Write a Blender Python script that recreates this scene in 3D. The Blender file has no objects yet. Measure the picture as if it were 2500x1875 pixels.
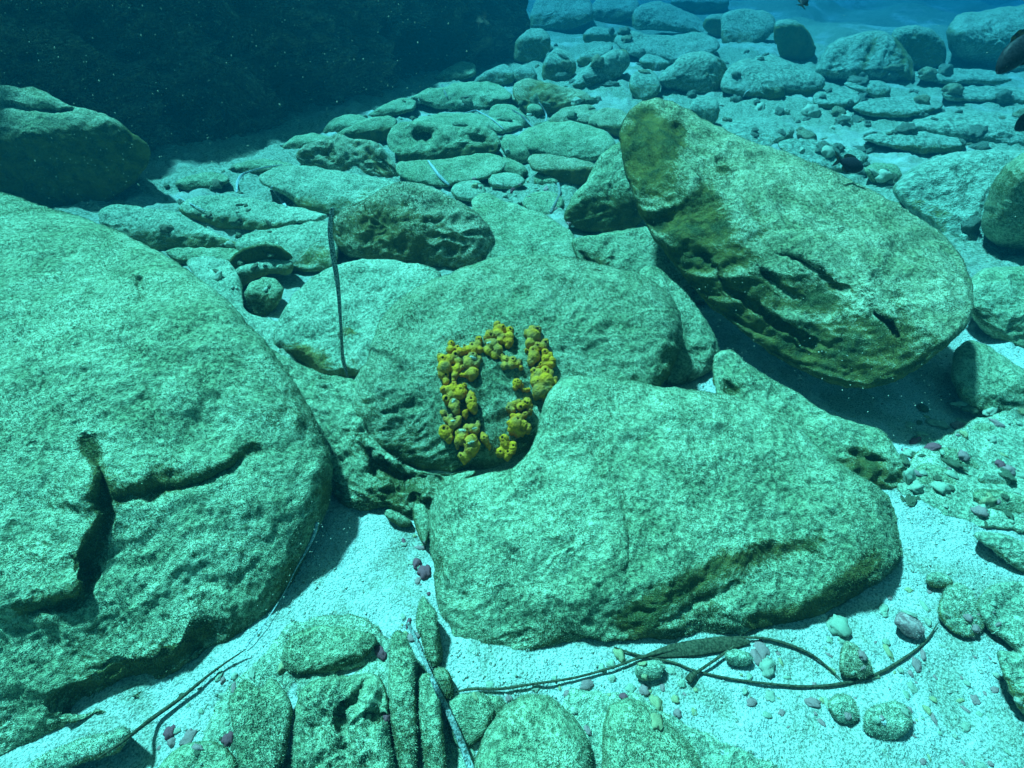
import bpy, bmesh, math, random
import numpy as np
from mathutils import Vector, Matrix
from mathutils.bvhtree import BVHTree
from math import radians as R

S = bpy.context.scene
COL = S.collection
random.seed(7)
rng = np.random.RandomState(11)

# ------------------------------------------------------------------ camera
CAMH, PITCH, F = 1.1, R(43.0), 1100.0          # lens: F in units of a 2500-wide frame
cd = bpy.data.cameras.new('camera')
cd.sensor_width = 36.0
cd.lens = F / 2500 * 36.0
cd.clip_start, cd.clip_end = 0.02, 400
cam = bpy.data.objects.new('camera', cd)
cam.location = (0, 0, CAMH)
cam.rotation_euler = (math.pi / 2 - PITCH, 0, 0)
COL.objects.link(cam)
S.camera = cam

# ------------------------------------------------------------------ sky, sun, exposure
SUN_EL, SUN_DIR_AZ = 58.0, 48.0     # shade falls towards +X and a little towards the camera
w = bpy.data.worlds.new('World'); S.world = w; w.use_nodes = True
nt = w.node_tree; nt.nodes.clear()
o = nt.nodes.new('ShaderNodeOutputWorld'); bg = nt.nodes.new('ShaderNodeBackground')
sky = nt.nodes.new('ShaderNodeTexSky'); sky.sky_type = 'NISHITA'; sky.sun_disc = False
sky.sun_elevation = R(SUN_EL); sky.sun_rotation = R(-(90 - SUN_DIR_AZ))
mx = nt.nodes.new('ShaderNodeMix'); mx.data_type = 'RGBA'; mx.blend_type = 'MULTIPLY'
mx.inputs[0].default_value = 1.0
mx.inputs[7].default_value = (0.10, 0.44, 0.23, 1)     # daylight filtered by the water overhead
nt.links.new(sky.outputs[0], mx.inputs[6]); nt.links.new(mx.outputs[2], bg.inputs[0])
bg.inputs[1].default_value = 0.13
nt.links.new(bg.outputs[0], o.inputs[0])
sd = bpy.data.lights.new('sun', 'SUN'); sd.energy = 5.0; sd.angle = R(3.5)
sd.color = (0.24, 1.0, 0.93)
sun = bpy.data.objects.new('sun', sd); COL.objects.link(sun)
_a = R(SUN_DIR_AZ); _e = R(SUN_EL)
ldir = Vector((math.cos(_a) * math.cos(_e), -math.sin(_a) * math.cos(_e), -math.sin(_e)))
sun.rotation_euler = ldir.to_track_quat('-Z', 'Y').to_euler()
S.view_settings.view_transform = 'Standard'; S.view_settings.look = 'None'
S.view_settings.gamma = 1.0; S.view_settings.exposure = 1.38
S.cycles.max_bounces = 4; S.cycles.diffuse_bounces = 1; S.cycles.glossy_bounces = 1
S.cycles.volume_bounces = 0; S.cycles.use_denoising = True
S.cycles.caustics_reflective = False; S.cycles.caustics_refractive = False

# ------------------------------------------------------------------ numpy noise
_perm = rng.permutation(256); _perm = np.concatenate([_perm, _perm, _perm])
_g = rng.normal(size=(256, 3)); _g /= np.linalg.norm(_g, axis=1)[:, None]
def perlin(p):
    i = np.floor(p).astype(int); f = p - i; i &= 255
    u = f * f * f * (f * (f * 6 - 15) + 10)
    out = np.zeros(len(p))
    for dx in (0, 1):
        wx = u[:, 0] if dx else 1 - u[:, 0]
        for dy in (0, 1):
            wy = u[:, 1] if dy else 1 - u[:, 1]
            for dz in (0, 1):
                wz = u[:, 2] if dz else 1 - u[:, 2]
                h = _perm[_perm[_perm[(i[:, 0] + dx) & 255] + ((i[:, 1] + dy) & 255)] + ((i[:, 2] + dz) & 255)]
                g = _g[h]
                out += wx * wy * wz * (g[:, 0] * (f[:, 0] - dx) + g[:, 1] * (f[:, 1] - dy) + g[:, 2] * (f[:, 2] - dz))
    return out * 1.5
def fbm(p, f0, fmax, gain=0.5):
    a, f, s, n = 1.0, f0, np.zeros(len(p)), 0
    while f < fmax and n < 9:
        s += a * perlin(p * f + 17.3 * n); a *= gain; f *= 2.03; n += 1
    return s

# ------------------------------------------------------------------ rays through the lens
FW = np.array([0, math.cos(PITCH), -math.sin(PITCH)])
RT = np.array([1.0, 0, 0]); UP = np.array([0, math.sin(PITCH), math.cos(PITCH)])
C0 = np.array([0, 0, CAMH])
def rays(uv):
    uv = np.asarray(uv, float).reshape(-1, 2)
    return FW + np.outer((uv[:, 0] - 1250) / F, RT) + np.outer((937.5 - uv[:, 1]) / F, UP)
def gz(u, v, z=0.0):
    r = rays([(u, v)])[0]
    t = (z - CAMH) / min(r[2], -0.02)
    return C0 + r * t
def nrm(az, inc):
    az, inc = R(az), R(inc)
    return np.array([math.sin(inc) * math.sin(az), -math.sin(inc) * math.cos(az), math.cos(inc)])

# ------------------------------------------------------------------ materials
MATS = {}
def newmat(name):
    m = bpy.data.materials.new(name); m.use_nodes = True
    t = m.node_tree; b = t.nodes['Principled BSDF']; b.inputs['Roughness'].default_value = 0.95
    if 'Specular IOR Level' in b.inputs: b.inputs['Specular IOR Level'].default_value = 0.08
    return m, t, b
def N(t, ty, **k):
    n = t.nodes.new(ty)
    for a, v in k.items(): setattr(n, a, v)
    return n
def noise(t, co, scale, detail=3.0, rough=0.6, dist=0.0):
    n = N(t, 'ShaderNodeTexNoise'); n.inputs['Scale'].default_value = scale
    n.inputs['Detail'].default_value = detail; n.inputs['Roughness'].default_value = rough
    n.inputs['Distortion'].default_value = dist
    t.links.new(co, n.inputs['Vector']); return n.outputs['Fac']
def ramp(t, fac, stops):
    r = N(t, 'ShaderNodeValToRGB'); e = r.color_ramp.elements
    while len(e) < len(stops): e.new(0.5)
    for x, (p, c) in zip(e, stops):
        x.position = p; x.color = (c, c, c, 1) if isinstance(c, (int, float)) else tuple(c) + (1,)
    t.links.new(fac, r.inputs[0]); return r.outputs['Color']
def mix(t, fac, a, b, mode='MIX'):
    m = N(t, 'ShaderNodeMix', data_type='RGBA', blend_type=mode)
    for s, x in ((0, fac), (6, a), (7, b)):
        if isinstance(x, (int, float)): m.inputs[s].default_value = x
        elif isinstance(x, tuple): m.inputs[s].default_value = x + (1,)
        else: t.links.new(x, m.inputs[s])
    return m.outputs[2]
def math_(t, op, a, b=0.0, clamp=False):
    m = N(t, 'ShaderNodeMath', operation=op); m.use_clamp = clamp
    for s, x in ((0, a), (1, b)):
        if isinstance(x, (int, float)): m.inputs[s].default_value = x
        else: t.links.new(x, m.inputs[s])
    return m.outputs[0]
def bump(t, b, h, dist, strength=1.0):
    n = N(t, 'ShaderNodeBump'); n.inputs['Distance'].default_value = dist
    n.inputs['Strength'].default_value = strength
    t.links.new(h, n.inputs['Height']); t.links.new(n.outputs[0], b.inputs['Normal'])

def rock_material(name, pale, mid, algae_shade, green, fine=1.0, bumpd=0.009, patch=0.0, silt_shade=True):
    """silted rock under a short algal turf; the 'algae' attribute carries bare brown turf and painted shade on steep faces"""
    m, t, b = newmat(name)
    co = N(t, 'ShaderNodeTexCoord').outputs['Object']
    g1 = noise(t, co, 360 * fine, 2, 0.6)
    g2 = noise(t, co, 95 * fine, 3, 0.65)
    g3 = noise(t, co, 14 * fine, 4, 0.6, 0.4)
    g4 = noise(t, co, 4.0 * fine, 4, 0.6, 0.6)
    grain = math_(t, 'ADD', math_(t, 'MULTIPLY', g1, 0.55), math_(t, 'MULTIPLY', g2, 0.45))
    base = mix(t, ramp(t, grain, [(0.415, 0.0), (0.56, 1.0)]), mid, pale)
    base = mix(t, ramp(t, math_(t, 'ADD', math_(t, 'MULTIPLY', g4, .6), math_(t, 'MULTIPLY', g3, .4)), [(0.40, 0.8), (0.58, 0.0)]), base, mix(t, ramp(t, g2, [(.4, 0.), (.6, 1.)]), tuple(0.5 * x for x in mid), tuple(1.7 * x for x in mid)))
    at = N(t, 'ShaderNodeAttribute', attribute_name='algae_shade').outputs['Fac']
    av = math_(t, 'ADD', at, math_(t, 'MULTIPLY', math_(t, 'SUBTRACT', g3, 0.5), 1.6))
    av = math_(t, 'ADD', av, math_(t, 'MULTIPLY', math_(t, 'SUBTRACT', g4, 0.56 - patch), 1.3))
    av = math_(t, 'ADD', av, math_(t, 'MULTIPLY', math_(t, 'SUBTRACT', grain, 0.5), -1.5))
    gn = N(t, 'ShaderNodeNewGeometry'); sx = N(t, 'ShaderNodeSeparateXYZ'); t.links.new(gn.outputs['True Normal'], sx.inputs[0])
    av = math_(t, 'ADD', av, math_(t, 'MULTIPLY', math_(t, 'SUBTRACT', 0.62, math_(t, 'ABSOLUTE', sx.outputs[2])), 0.9 if silt_shade else 0.0))   # shade painted into the colour of steep rock; level rock stays pale and silted
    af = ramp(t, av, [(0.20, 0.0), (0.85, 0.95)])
    acol = mix(t, ramp(t, g3, [(0.4, 0.0), (0.62, 1.0)]), algae_shade, green)
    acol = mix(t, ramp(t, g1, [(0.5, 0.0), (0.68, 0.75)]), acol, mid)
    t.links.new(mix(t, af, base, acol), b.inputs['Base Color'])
    h = math_(t, 'ADD', math_(t, 'MULTIPLY', g1, 0.55), math_(t, 'MULTIPLY', g2, 0.8))
    h = math_(t, 'ADD', h, math_(t, 'MULTIPLY', g3, 2.4))
    bump(t, b, h, bumpd / fine, 1.0)
    MATS[name] = m; return m

PALE, MID = (0.62, 0.72, 0.50), (0.18, 0.24, 0.13)
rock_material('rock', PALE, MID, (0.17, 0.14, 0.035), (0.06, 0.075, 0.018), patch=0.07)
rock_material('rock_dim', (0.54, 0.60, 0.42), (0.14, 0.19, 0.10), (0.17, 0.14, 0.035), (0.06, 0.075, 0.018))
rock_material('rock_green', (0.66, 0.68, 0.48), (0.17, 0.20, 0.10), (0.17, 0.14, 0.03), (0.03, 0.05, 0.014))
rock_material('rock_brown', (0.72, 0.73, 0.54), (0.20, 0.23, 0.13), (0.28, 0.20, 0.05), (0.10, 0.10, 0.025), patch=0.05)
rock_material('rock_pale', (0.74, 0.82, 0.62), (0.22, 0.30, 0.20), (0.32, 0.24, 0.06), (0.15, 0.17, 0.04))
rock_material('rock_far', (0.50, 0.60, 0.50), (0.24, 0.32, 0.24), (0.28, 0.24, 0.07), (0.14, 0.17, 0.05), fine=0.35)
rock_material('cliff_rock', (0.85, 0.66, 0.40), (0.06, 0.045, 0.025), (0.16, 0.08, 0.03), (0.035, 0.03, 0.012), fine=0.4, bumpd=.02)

def sand_material():
    m, t, b = newmat('sand')
    co = N(t, 'ShaderNodeTexCoord').outputs['Object']
    g1 = noise(t, co, 230, 3, 0.7); g2 = noise(t, co, 60, 3, 0.6); g3 = noise(t, co, 6, 4, 0.6, 0.5)
    g4 = noise(t, co, 0.9, 3, 0.6, 0.5)
    c = mix(t, ramp(t, g1, [(0.36, 0.0), (0.52, 1.0)]), (0.24, 0.31, 0.27), (0.70, 0.73, 0.68))
    c = mix(t, ramp(t, g3, [(0.46, 0.0), (0.62, 0.7)]), c, mix(t, ramp(t, g1, [(.4, 0.), (.56, 1.)]), (0.12, 0.16, 0.10), (0.44, 0.48, 0.36)))
    c = mix(t, ramp(t, g2, [(0.66, 0.0), (0.72, 0.6)]), c, (0.30, 0.27, 0.18))
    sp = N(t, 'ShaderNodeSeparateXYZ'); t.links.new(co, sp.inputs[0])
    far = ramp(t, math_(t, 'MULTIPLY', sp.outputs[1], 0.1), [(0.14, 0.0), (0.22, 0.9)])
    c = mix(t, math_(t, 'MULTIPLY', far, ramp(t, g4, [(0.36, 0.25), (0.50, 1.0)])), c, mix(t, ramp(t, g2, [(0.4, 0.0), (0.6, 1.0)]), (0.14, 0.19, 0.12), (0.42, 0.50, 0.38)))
    t.links.new(c, b.inputs['Base Color'])
    h = math_(t, 'ADD', math_(t, 'MULTIPLY', g1, 0.6), g2)
    bump(t, b, h, 0.012, 1.0)
    MATS['sand'] = m
sand_material()
def plain(name, c1, c2, scale, bd=0.002, rough=0.8, lo=0.4, hi=0.6):
    m, t, b = newmat(name); b.inputs['Roughness'].default_value = rough
    co = N(t, 'ShaderNodeTexCoord').outputs['Object']
    g = noise(t, co, scale, 4, 0.65)
    t.links.new(mix(t, ramp(t, g, [(lo, 0.0), (hi, 1.0)]), c1, c2), b.inputs['Base Color'])
    bump(t, b, g, bd, 0.8); MATS[name] = m; return m
plain('pebble_pink', (0.28, 0.15, 0.15), (0.62, 0.40, 0.38), 110)
plain('pebble_maroon', (0.20, 0.06, 0.08), (0.42, 0.15, 0.18), 70)
plain('pebble_pale', (0.24, 0.29, 0.20), (0.62, 0.65, 0.52), 110)
plain('pebble_yellow', (0.26, 0.25, 0.12), (0.66, 0.62, 0.38), 110)
plain('pebble_green', (0.20, 0.27, 0.18), (0.62, 0.70, 0.54), 90)
plain('white_shell', (0.70, 0.74, 0.72), (0.92, 0.92, 0.90), 60)
plain('dead_leaf', (0.05, 0.06, 0.05), (0.38, 0.42, 0.40), 260, 0.0006, 0.6)
plain('dark_stalk', (0.03, 0.035, 0.02), (0.10, 0.10, 0.06), 200, 0.0008)
plain('pale_leaf', (0.20, 0.26, 0.26), (0.65, 0.72, 0.75), 200, 0.0006, 0.5)
plain('fish_skin', (0.012, 0.014, 0.02), (0.035, 0.035, 0.045), 220, 0.0004, 0.5)
plain('fish_fin', (0.01, 0.012, 0.02), (0.05, 0.045, 0.02), 120, 0.0004, 0.6)
plain('fish_eye', (0.004, 0.004, 0.004), (0.02, 0.02, 0.02), 30, 0.0001, 0.2)
plain('osculum_dark', (0.02, 0.012, 0.004), (0.05, 0.03, 0.01), 300, 0.0003)  # near-black colour stands for the shade inside the mouths
plain('torn_flesh', (0.20, 0.20, 0.12), (0.70, 0.66, 0.52), 160, 0.002)
plain('particle', (0.25, 0.28, 0.22), (0.55, 0.5, 0.4), 5)
plain('sea_fuzz', (0.10, 0.11, 0.05), (0.30, 0.30, 0.16), 150)

def sponge_material():
    m, t, b = newmat('sponge'); b.inputs['Roughness'].default_value = 0.75
    co = N(t, 'ShaderNodeTexCoord').outputs['Object']
    g = noise(t, co, 38, 3, 0.6, 0.3); f = noise(t, co, 520, 3, 0.6)
    v = N(t, 'ShaderNodeTexVoronoi'); v.inputs['Scale'].default_value = 300
    t.links.new(co, v.inputs['Vector'])
    c = mix(t, ramp(t, g, [(0.38, 0.0), (0.62, 1.0)]), (0.58, 0.20, 0.014), (0.98, 0.40, 0.018))
    c = mix(t, ramp(t, f, [(0.55, 0.0), (0.75, 0.5)]), c, (0.25, 0.14, 0.01))
    at = N(t, 'ShaderNodeAttribute', attribute_name='algae_shade').outputs['Fac']
    c = mix(t, math_(t, 'MULTIPLY', at, ramp(t, g, [(0.35, 1.0), (0.7, 0.4)])), c, (0.22, 0.20, 0.09))
    t.links.new(c, b.inputs['Base Color'])
    h = math_(t, 'ADD', math_(t, 'MULTIPLY', v.outputs['Distance'], 0.7), f)
    bump(t, b, h, 0.0022, 1.0); MATS['sponge'] = m
sponge_material()

# ------------------------------------------------------------------ object helpers
def tag(o, label=None, cat=None, group=None, kind=None):
    for k, v in (('label', label), ('category', cat), ('group', group), ('kind', kind)):
        if v: o[k] = v
    return o
def mesh_obj(name, verts, faces, mat, parent=None, loc=None, smooth=True, attr=None):
    verts = np.asarray(verts, float)
    if loc is None: loc = np.zeros(3)
    me = bpy.data.meshes.new(name)
    me.from_pydata((verts - loc).tolist(), [], [tuple(map(int, f)) for f in faces])
    me.materials.append(MATS[mat])
    if attr is not None:
        a = me.attributes.new('algae_shade', 'FLOAT', 'POINT'); a.data.foreach_set('value', np.asarray(attr, np.float32))
    if smooth: me.polygons.foreach_set('use_smooth', np.ones(len(me.polygons), bool))
    me.update()
    o = bpy.data.objects.new(name, me); COL.objects.link(o)
    o.location = loc
    if parent: o.parent = parent
    return o
def seg_dist(P, A, B):
    out = np.full(len(P), 1e9)
    for s in range(0, len(P), 4000):
        p = P[s:s + 4000, None, :]; ab = (B - A)[None]; ap = p - A[None]
        tt = np.clip((ap * ab).sum(2) / np.maximum((ab * ab).sum(2), 1e-9), 0, 1)
        d = ap - tt[..., None] * ab
        out[s:s + 4000] = np.sqrt((d * d).sum(2)).min(1)
    return out
def smooth_closed(pts, step):
    P = np.asarray(pts, float); n = len(P); out = []
    for i in range(n):
        p0, p1, p2, p3 = P[i - 1], P[i], P[(i + 1) % n], P[(i + 2) % n]
        k = max(2, int(np.linalg.norm(p2 - p1) / step))
        for j in range(k):
            s = j / k; s2, s3 = s * s, s * s * s
            c = 0.42      # a little tighter than Catmull-Rom, keeps corners
            m1, m2 = c * (p2 - p0), c * (p3 - p1)
            out.append((2 * s3 - 3 * s2 + 1) * p1 + (s3 - 2 * s2 + s) * m1 + (-2 * s3 + 3 * s2) * p2 + (s3 - s2) * m2)
    return np.array(out)

TURF = 1.0
HIT_V, HIT_F = [], []          # every solid built so far, for resting things on
SURF = {}
def facet_t(uv, planes, k):
    r = rays(uv); ts = []
    for n, P, al in planes:
        den = np.minimum(r @ n, -0.03)
        ts.append(np.clip(((P - C0) @ n) / den, 0.15, 80))
    ts = np.array(ts)
    mxx = ts.max(0)
    wgt = np.exp(np.clip((ts - mxx) / k, -40, 0)); sw = wgt.sum(0)
    t = mxx + k * np.log(sw)
    al = (wgt / sw * np.array([p[2] for p in planes])[:, None]).sum(0)
    return t, al, r

def rock(label, outline, facets, name='rock', cat='rock', mat='rock', T=None, rim=None, rough=1.0, step=6.0,
         carves=(), spots=(), strata=None, key=None, group=None, jag=3.2, kk=0.05, kind=None, fuzz=1.0):
    """A closed stone. facets = (u, v, z or None, azimuth, inclination, algae): planes of its upper side; None hinges
    the plane on the faces before it. The rim rolls over to an underside of its own thickness T."""
    B = smooth_closed(outline, step)
    nB = len(B)
    # ragged edge
    dB = np.roll(B, -1, 0) - np.roll(B, 1, 0); nn = np.stack([dB[:, 1], -dB[:, 0]], 1)
    nn /= np.maximum(np.linalg.norm(nn, axis=1)[:, None], 1e-6)
    sd_ = rng.rand() * 100
    q = np.column_stack([B / 30.0, np.full(nB, sd_)])
    B = B + nn * (fbm(q, 1.0, 7.0, 0.6) * jag)[:, None]
    cen = B.mean(0); X = B - cen
    ev, evec = np.linalg.eigh(X.T @ X / nB)
    ax = evec[:, 1]; half = max(0.0, (math.sqrt(ev[1]) - math.sqrt(ev[0])) * 1.25)
    s = np.clip(X @ ax, -half, half)
    cj = cen + s[:, None] * ax
    M = max(4, int(np.linalg.norm(B - cj, axis=1).max() / step))
    rho = np.concatenate([1 - (np.arange(M) / M)[:3] * 0.6, np.linspace(1 - 1.8 / M, 0, M - 2)])if M > 6 else np.linspace(1, 0, M + 1)
    UV = (cj[None] + (B - cj)[None] * rho[:, None, None]).reshape(-1, 2)
    planes = []
    for f in facets:
        u, v, z, az, inc, al = f
        if z is None:
            t0, _, r0 = facet_t([(u, v)], planes, 1e-3); P = C0 + r0[0] * t0[0]
        else: P = gz(u, v, z)
        planes.append((nrm(az, inc), P, al))
    tc, _, rc = facet_t([cen], planes, 1e-3)
    area = 0.5 * abs(np.dot(B[:, 0], np.roll(B[:, 1], 1)) - np.dot(B[:, 1], np.roll(B[:, 0], 1)))
    size = math.sqrt(area) / F * tc[0]
    if rim is None: rim = 0.16 * size
    if T is None: T = 0.35 * size
    k = kk * size
    dpx = seg_dist(UV, B, np.roll(B, -1, 0))
    dpx[:nB] = 0
    lines = []
    for cv in carves:
        pts = np.asarray(cv[0], float); lines.append((pts[:-1], pts[1:], cv[1], cv[2], cv[3] if len(cv) > 3 else 0.0))
    def depth(uv, dp_):
        t, al, r = facet_t(uv, planes, k)
        dm = dp_ / F * t
        x = 1 - np.minimum(dm / rim, 1)
        t = t + rim * 1.1 * (1 - np.sqrt(np.maximum(1 - x * x, 0)))
        for A_, B_, wd, dp, led in lines:
            z0_ = uv[:, 0] * 0; jx = [sum(a_ * perlin(np.column_stack([uv / l_, z0_ + q_])) for a_, l_ in ((9, 70), (4, 28), (1.6, 12))) for q_ in (0, 9)]
            d = seg_dist(uv + np.column_stack(jx) * min(1, wd / 9), A_, B_)
            ww = wd * (1 + 0.55 * perlin(np.column_stack([uv / 60, z0_ + 21])))
            e0 = np.minimum(np.hypot(uv[:, 0] - A_[0, 0], uv[:, 1] - A_[0, 1]), np.hypot(uv[:, 0] - B_[-1, 0], uv[:, 1] - B_[-1, 1]))
            ef = np.clip(e0 / (wd * 4.5), 0, 1) if len(A_) > 1 and wd > 7 else 1.0
            gsn = np.exp(-(d / ww) ** 2) * ef
            t = t + dp * gsn
            if led:
                q_ = uv + np.column_stack(jx) * min(1, wd / 9); best = np.full(len(q_), 1e9); sg_ = np.zeros(len(q_))
                for a_, b_ in zip(A_, B_):
                    ds_ = seg_dist(q_, a_[None], b_[None]); dr = (b_ - a_) / np.linalg.norm(b_ - a_); of = q_ - a_
                    cr = dr[0] * of[:, 1] - dr[1] * of[:, 0]; m_ = ds_ < best; best = np.where(m_, ds_, best); sg_ = np.where(m_, cr, sg_)
                side_ = 1 / (1 + np.exp(-np.clip(sg_ / (wd * .9), -30, 30)))
                t = t - led * ef * side_ * np.exp(-(best / (wd * 6)) ** 2)
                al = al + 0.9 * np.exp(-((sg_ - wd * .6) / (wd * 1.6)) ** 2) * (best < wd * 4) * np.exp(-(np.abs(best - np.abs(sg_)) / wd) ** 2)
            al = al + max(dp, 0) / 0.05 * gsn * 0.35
        return t, al, r, dm
    t, al, r, dm = depth(UV, dpx)
    e = 2.0
    pu, _, ru, _ = depth(UV + [e, 0], dpx); pv, _, rv, _ = depth(UV + [0, e], dpx)
    P0 = C0 + r * t[:, None]
    nrmv = np.cross(C0 + rv * pv[:, None] - P0, C0 + ru * pu[:, None] - P0)
    nrmv /= np.maximum(np.linalg.norm(nrmv, axis=1)[:, None], 1e-9)
    sgn = np.sign(-(nrmv * r).sum(1)); nrmv *= sgn[:, None]
    stepm = step / F * tc[0]
    lam0 = size * 0.45
    off = rng.rand(3) * 50
    fade = np.clip(dm / (rim * 0.4), 0, 1); fade = fade * fade * (3 - 2 * fade)
    D = np.zeros(len(UV)); f = 1 / lam0; a = 0.085 * lam0 * rough; nO = 0
    while 1 / f > 2.4 * stepm and nO < 8:
        nz = perlin((P0 + off) * f)
        if nO >= 1:
            wp = (P0 + off * 1.7) * f * 1.2; wp = wp + 0.35 * perlin(wp * 0.9 + 3)[:, None]
            nz = 0.7 * nz + 0.75 * (0.55 - 2.2 * np.abs(perlin(wp * [1, 1, 1.6])))
        D += a * nz; f *= 2.0; a *= 0.60; nO += 1
    if strata is not None:
        sn, fr, am = strata; sn = np.array(sn, float); sn /= np.linalg.norm(sn)
        c = (P0 @ sn) * fr + 0.45 * perlin((P0 + off) * fr * 0.14)
        q = np.column_stack([c, (P0 @ np.cross(sn, [0, 0, 1.0])) * fr * 0.10, (P0[:, 2]) * fr * 0.08])
        n1 = perlin(q) + 0.55 * perlin(q * [2.3, 2, 2] + 5)
        mk = np.clip(0.25 + al * 1.2, 0, 1)
        D += am * n1 * mk
        al = al - 1.1 * n1 * mk
    for (su, sv, sr, sa) in spots:
        ds = np.hypot(UV[:, 0] - su, UV[:, 1] - sv) / sr
        al = al + sa * np.exp(-ds ** 2)
    Pf = P0 + nrmv * (D * fade)[:, None]
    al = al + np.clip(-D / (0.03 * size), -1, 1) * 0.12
    # underside
    Mb = 7; rb = np.linspace(1, 0, Mb + 1)[1:]
    UVb = (cj[None] + (B - cj)[None] * rb[:, None, None]).reshape(-1, 2)
    db = seg_dist(UVb, B, np.roll(B, -1, 0)); tb, _, rrb, _ = depth(UVb, db * 0)
    x = 1 - np.clip(db / max(db.max(), 1), 0, 1)
    Pb = C0 + rrb * (tb + T * np.sqrt(np.maximum(1 - x * x, 0)))[:, None]
    V = np.vstack([Pf, Pb]); nf = len(UV); MR = len(rho)
    j = np.arange(nB); j2 = (j + 1) % nB; Fc = []
    for i in range(MR - 1):
        a0 = i * nB; b0 = (i + 1) * nB
        Fc.append(np.stack([a0 + j, a0 + j2, b0 + j2, b0 + j], 1))
    prev = 0
    for i in range(Mb):
        b0 = nf + i * nB
        Fc.append(np.stack([prev + j, b0 + j, b0 + j2, prev + j2], 1)); prev = b0
    Fc = np.vstack(Fc)
    # orient outward
    p = V[Fc[0]]; fn = np.cross(p[1] - p[0], p[2] - p[0])
    cc = 0.5 * (Pf.mean(0) + Pb.mean(0))
    mid_ = Fc[(MR // 2) * nB]; pm = V[mid_]; fn = np.cross(pm[1] - pm[0], pm[2] - pm[0])
    if np.dot(fn, -rays([UV[mid_[0]]])[0]) < 0: Fc = Fc[:, ::-1]
    base = np.array([V[:, 0].mean(), V[:, 1].mean(), V[:, 2].min()])
    alv = np.concatenate([al, np.full(len(Pb), 0.6)])
    o = mesh_obj(name, V, Fc, mat, loc=base, attr=alv)
    tag(o, label, cat, group, kind or 'thing')
    n0 = sum(len(v) for v in HIT_V); HIT_V.append(V); HIT_F.append(Fc + n0)
    if key: SURF[key] = planes
    ROCKS.append((label, B.copy(), B.mean(0)))
    dist = tc[0]
    if dist < 3.4:
        vis = B.clip([0, 0], [2500, 1875]); va = 0.5 * abs(np.dot(vis[:, 0], np.roll(vis[:, 1], 1)) - np.dot(vis[:, 1], np.roll(vis[:, 0], 1)))
        n = int(va / 5.2 * TURF * min(fuzz, 1.3))
        if n > 100: turf(o, V, Fc[:nB * (MR - 1)], alv, n, (0.0036 + 0.0008 * dist) * fuzz, mat)
    return o

def turf(o, V, Fq, al, n, h, mat):
    """short algal turf: n tiny blades standing on the faces Fq"""
    p = V[Fq]; ar = np.linalg.norm(np.cross(p[:, 2] - p[:, 0], p[:, 3] - p[:, 1]), axis=1); cum = np.cumsum(ar)
    if cum[-1] <= 0: return
    k = np.searchsorted(cum, rng.rand(n) * cum[-1]); k = np.minimum(k, len(Fq) - 1); q = p[k]
    a, b = rng.rand(n)[:, None], rng.rand(n)[:, None]
    pos = q[:, 0] * (1 - a) * (1 - b) + q[:, 1] * a * (1 - b) + q[:, 2] * a * b + q[:, 3] * (1 - a) * b
    nr_ = np.cross(q[:, 2] - q[:, 0], q[:, 3] - q[:, 1]); nr_ /= np.maximum(np.linalg.norm(nr_, axis=1)[:, None], 1e-12)
    fl = (nr_ * (C0 - pos)).sum(1) < 0; nr_[fl] *= -1
    patch = np.clip(0.75 + 0.9 * perlin(pos * 9), 0.15, 1.6)
    d = nr_ + rng.normal(size=(n, 3)) * 0.55; d /= np.linalg.norm(d, axis=1)[:, None]
    e = np.cross(d, rng.normal(size=(n, 3))); e /= np.maximum(np.linalg.norm(e, axis=1)[:, None], 1e-9)
    hh = (h * rng.uniform(0.4, 1.3, n) * patch)[:, None]; ww = h * 0.20
    W = np.stack([pos - e * ww - nr_ * 0.001, pos + e * ww - nr_ * 0.001, pos + d * hh], 1).reshape(-1, 3)
    loc = np.array(o.location); me = bpy.data.meshes.new('algal_turf')
    me.vertices.add(3 * n); me.loops.add(3 * n); me.polygons.add(n)
    me.vertices.foreach_set('co', (W - loc).ravel()); me.loops.foreach_set('vertex_index', np.arange(3 * n, dtype=np.int32))
    me.polygons.foreach_set('loop_start', np.arange(0, 3 * n, 3, dtype=np.int32))
    at = me.attributes.new('algae_shade', 'FLOAT', 'POINT'); at.data.foreach_set('value', np.repeat(al[Fq[k, 0]] + .12, 3).astype(np.float32))
    me.update(calc_edges=True); me.materials.append(MATS[mat])
    t = bpy.data.objects.new('algal_turf', me); COL.objects.link(t); t.parent = o; t['kind'] = 'stuff'

ROCKS = []
def bz(u, v, inc=55, az=0, z=0.0, al=0.6): return (u, v, z, az, inc, al)     # a face rising from the seabed; default al paints shade on its steep side
def hz(u, v, inc=12, az=0, al=0.0): return (u, v, None, az, inc, al)          # a face hinged on it

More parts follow.
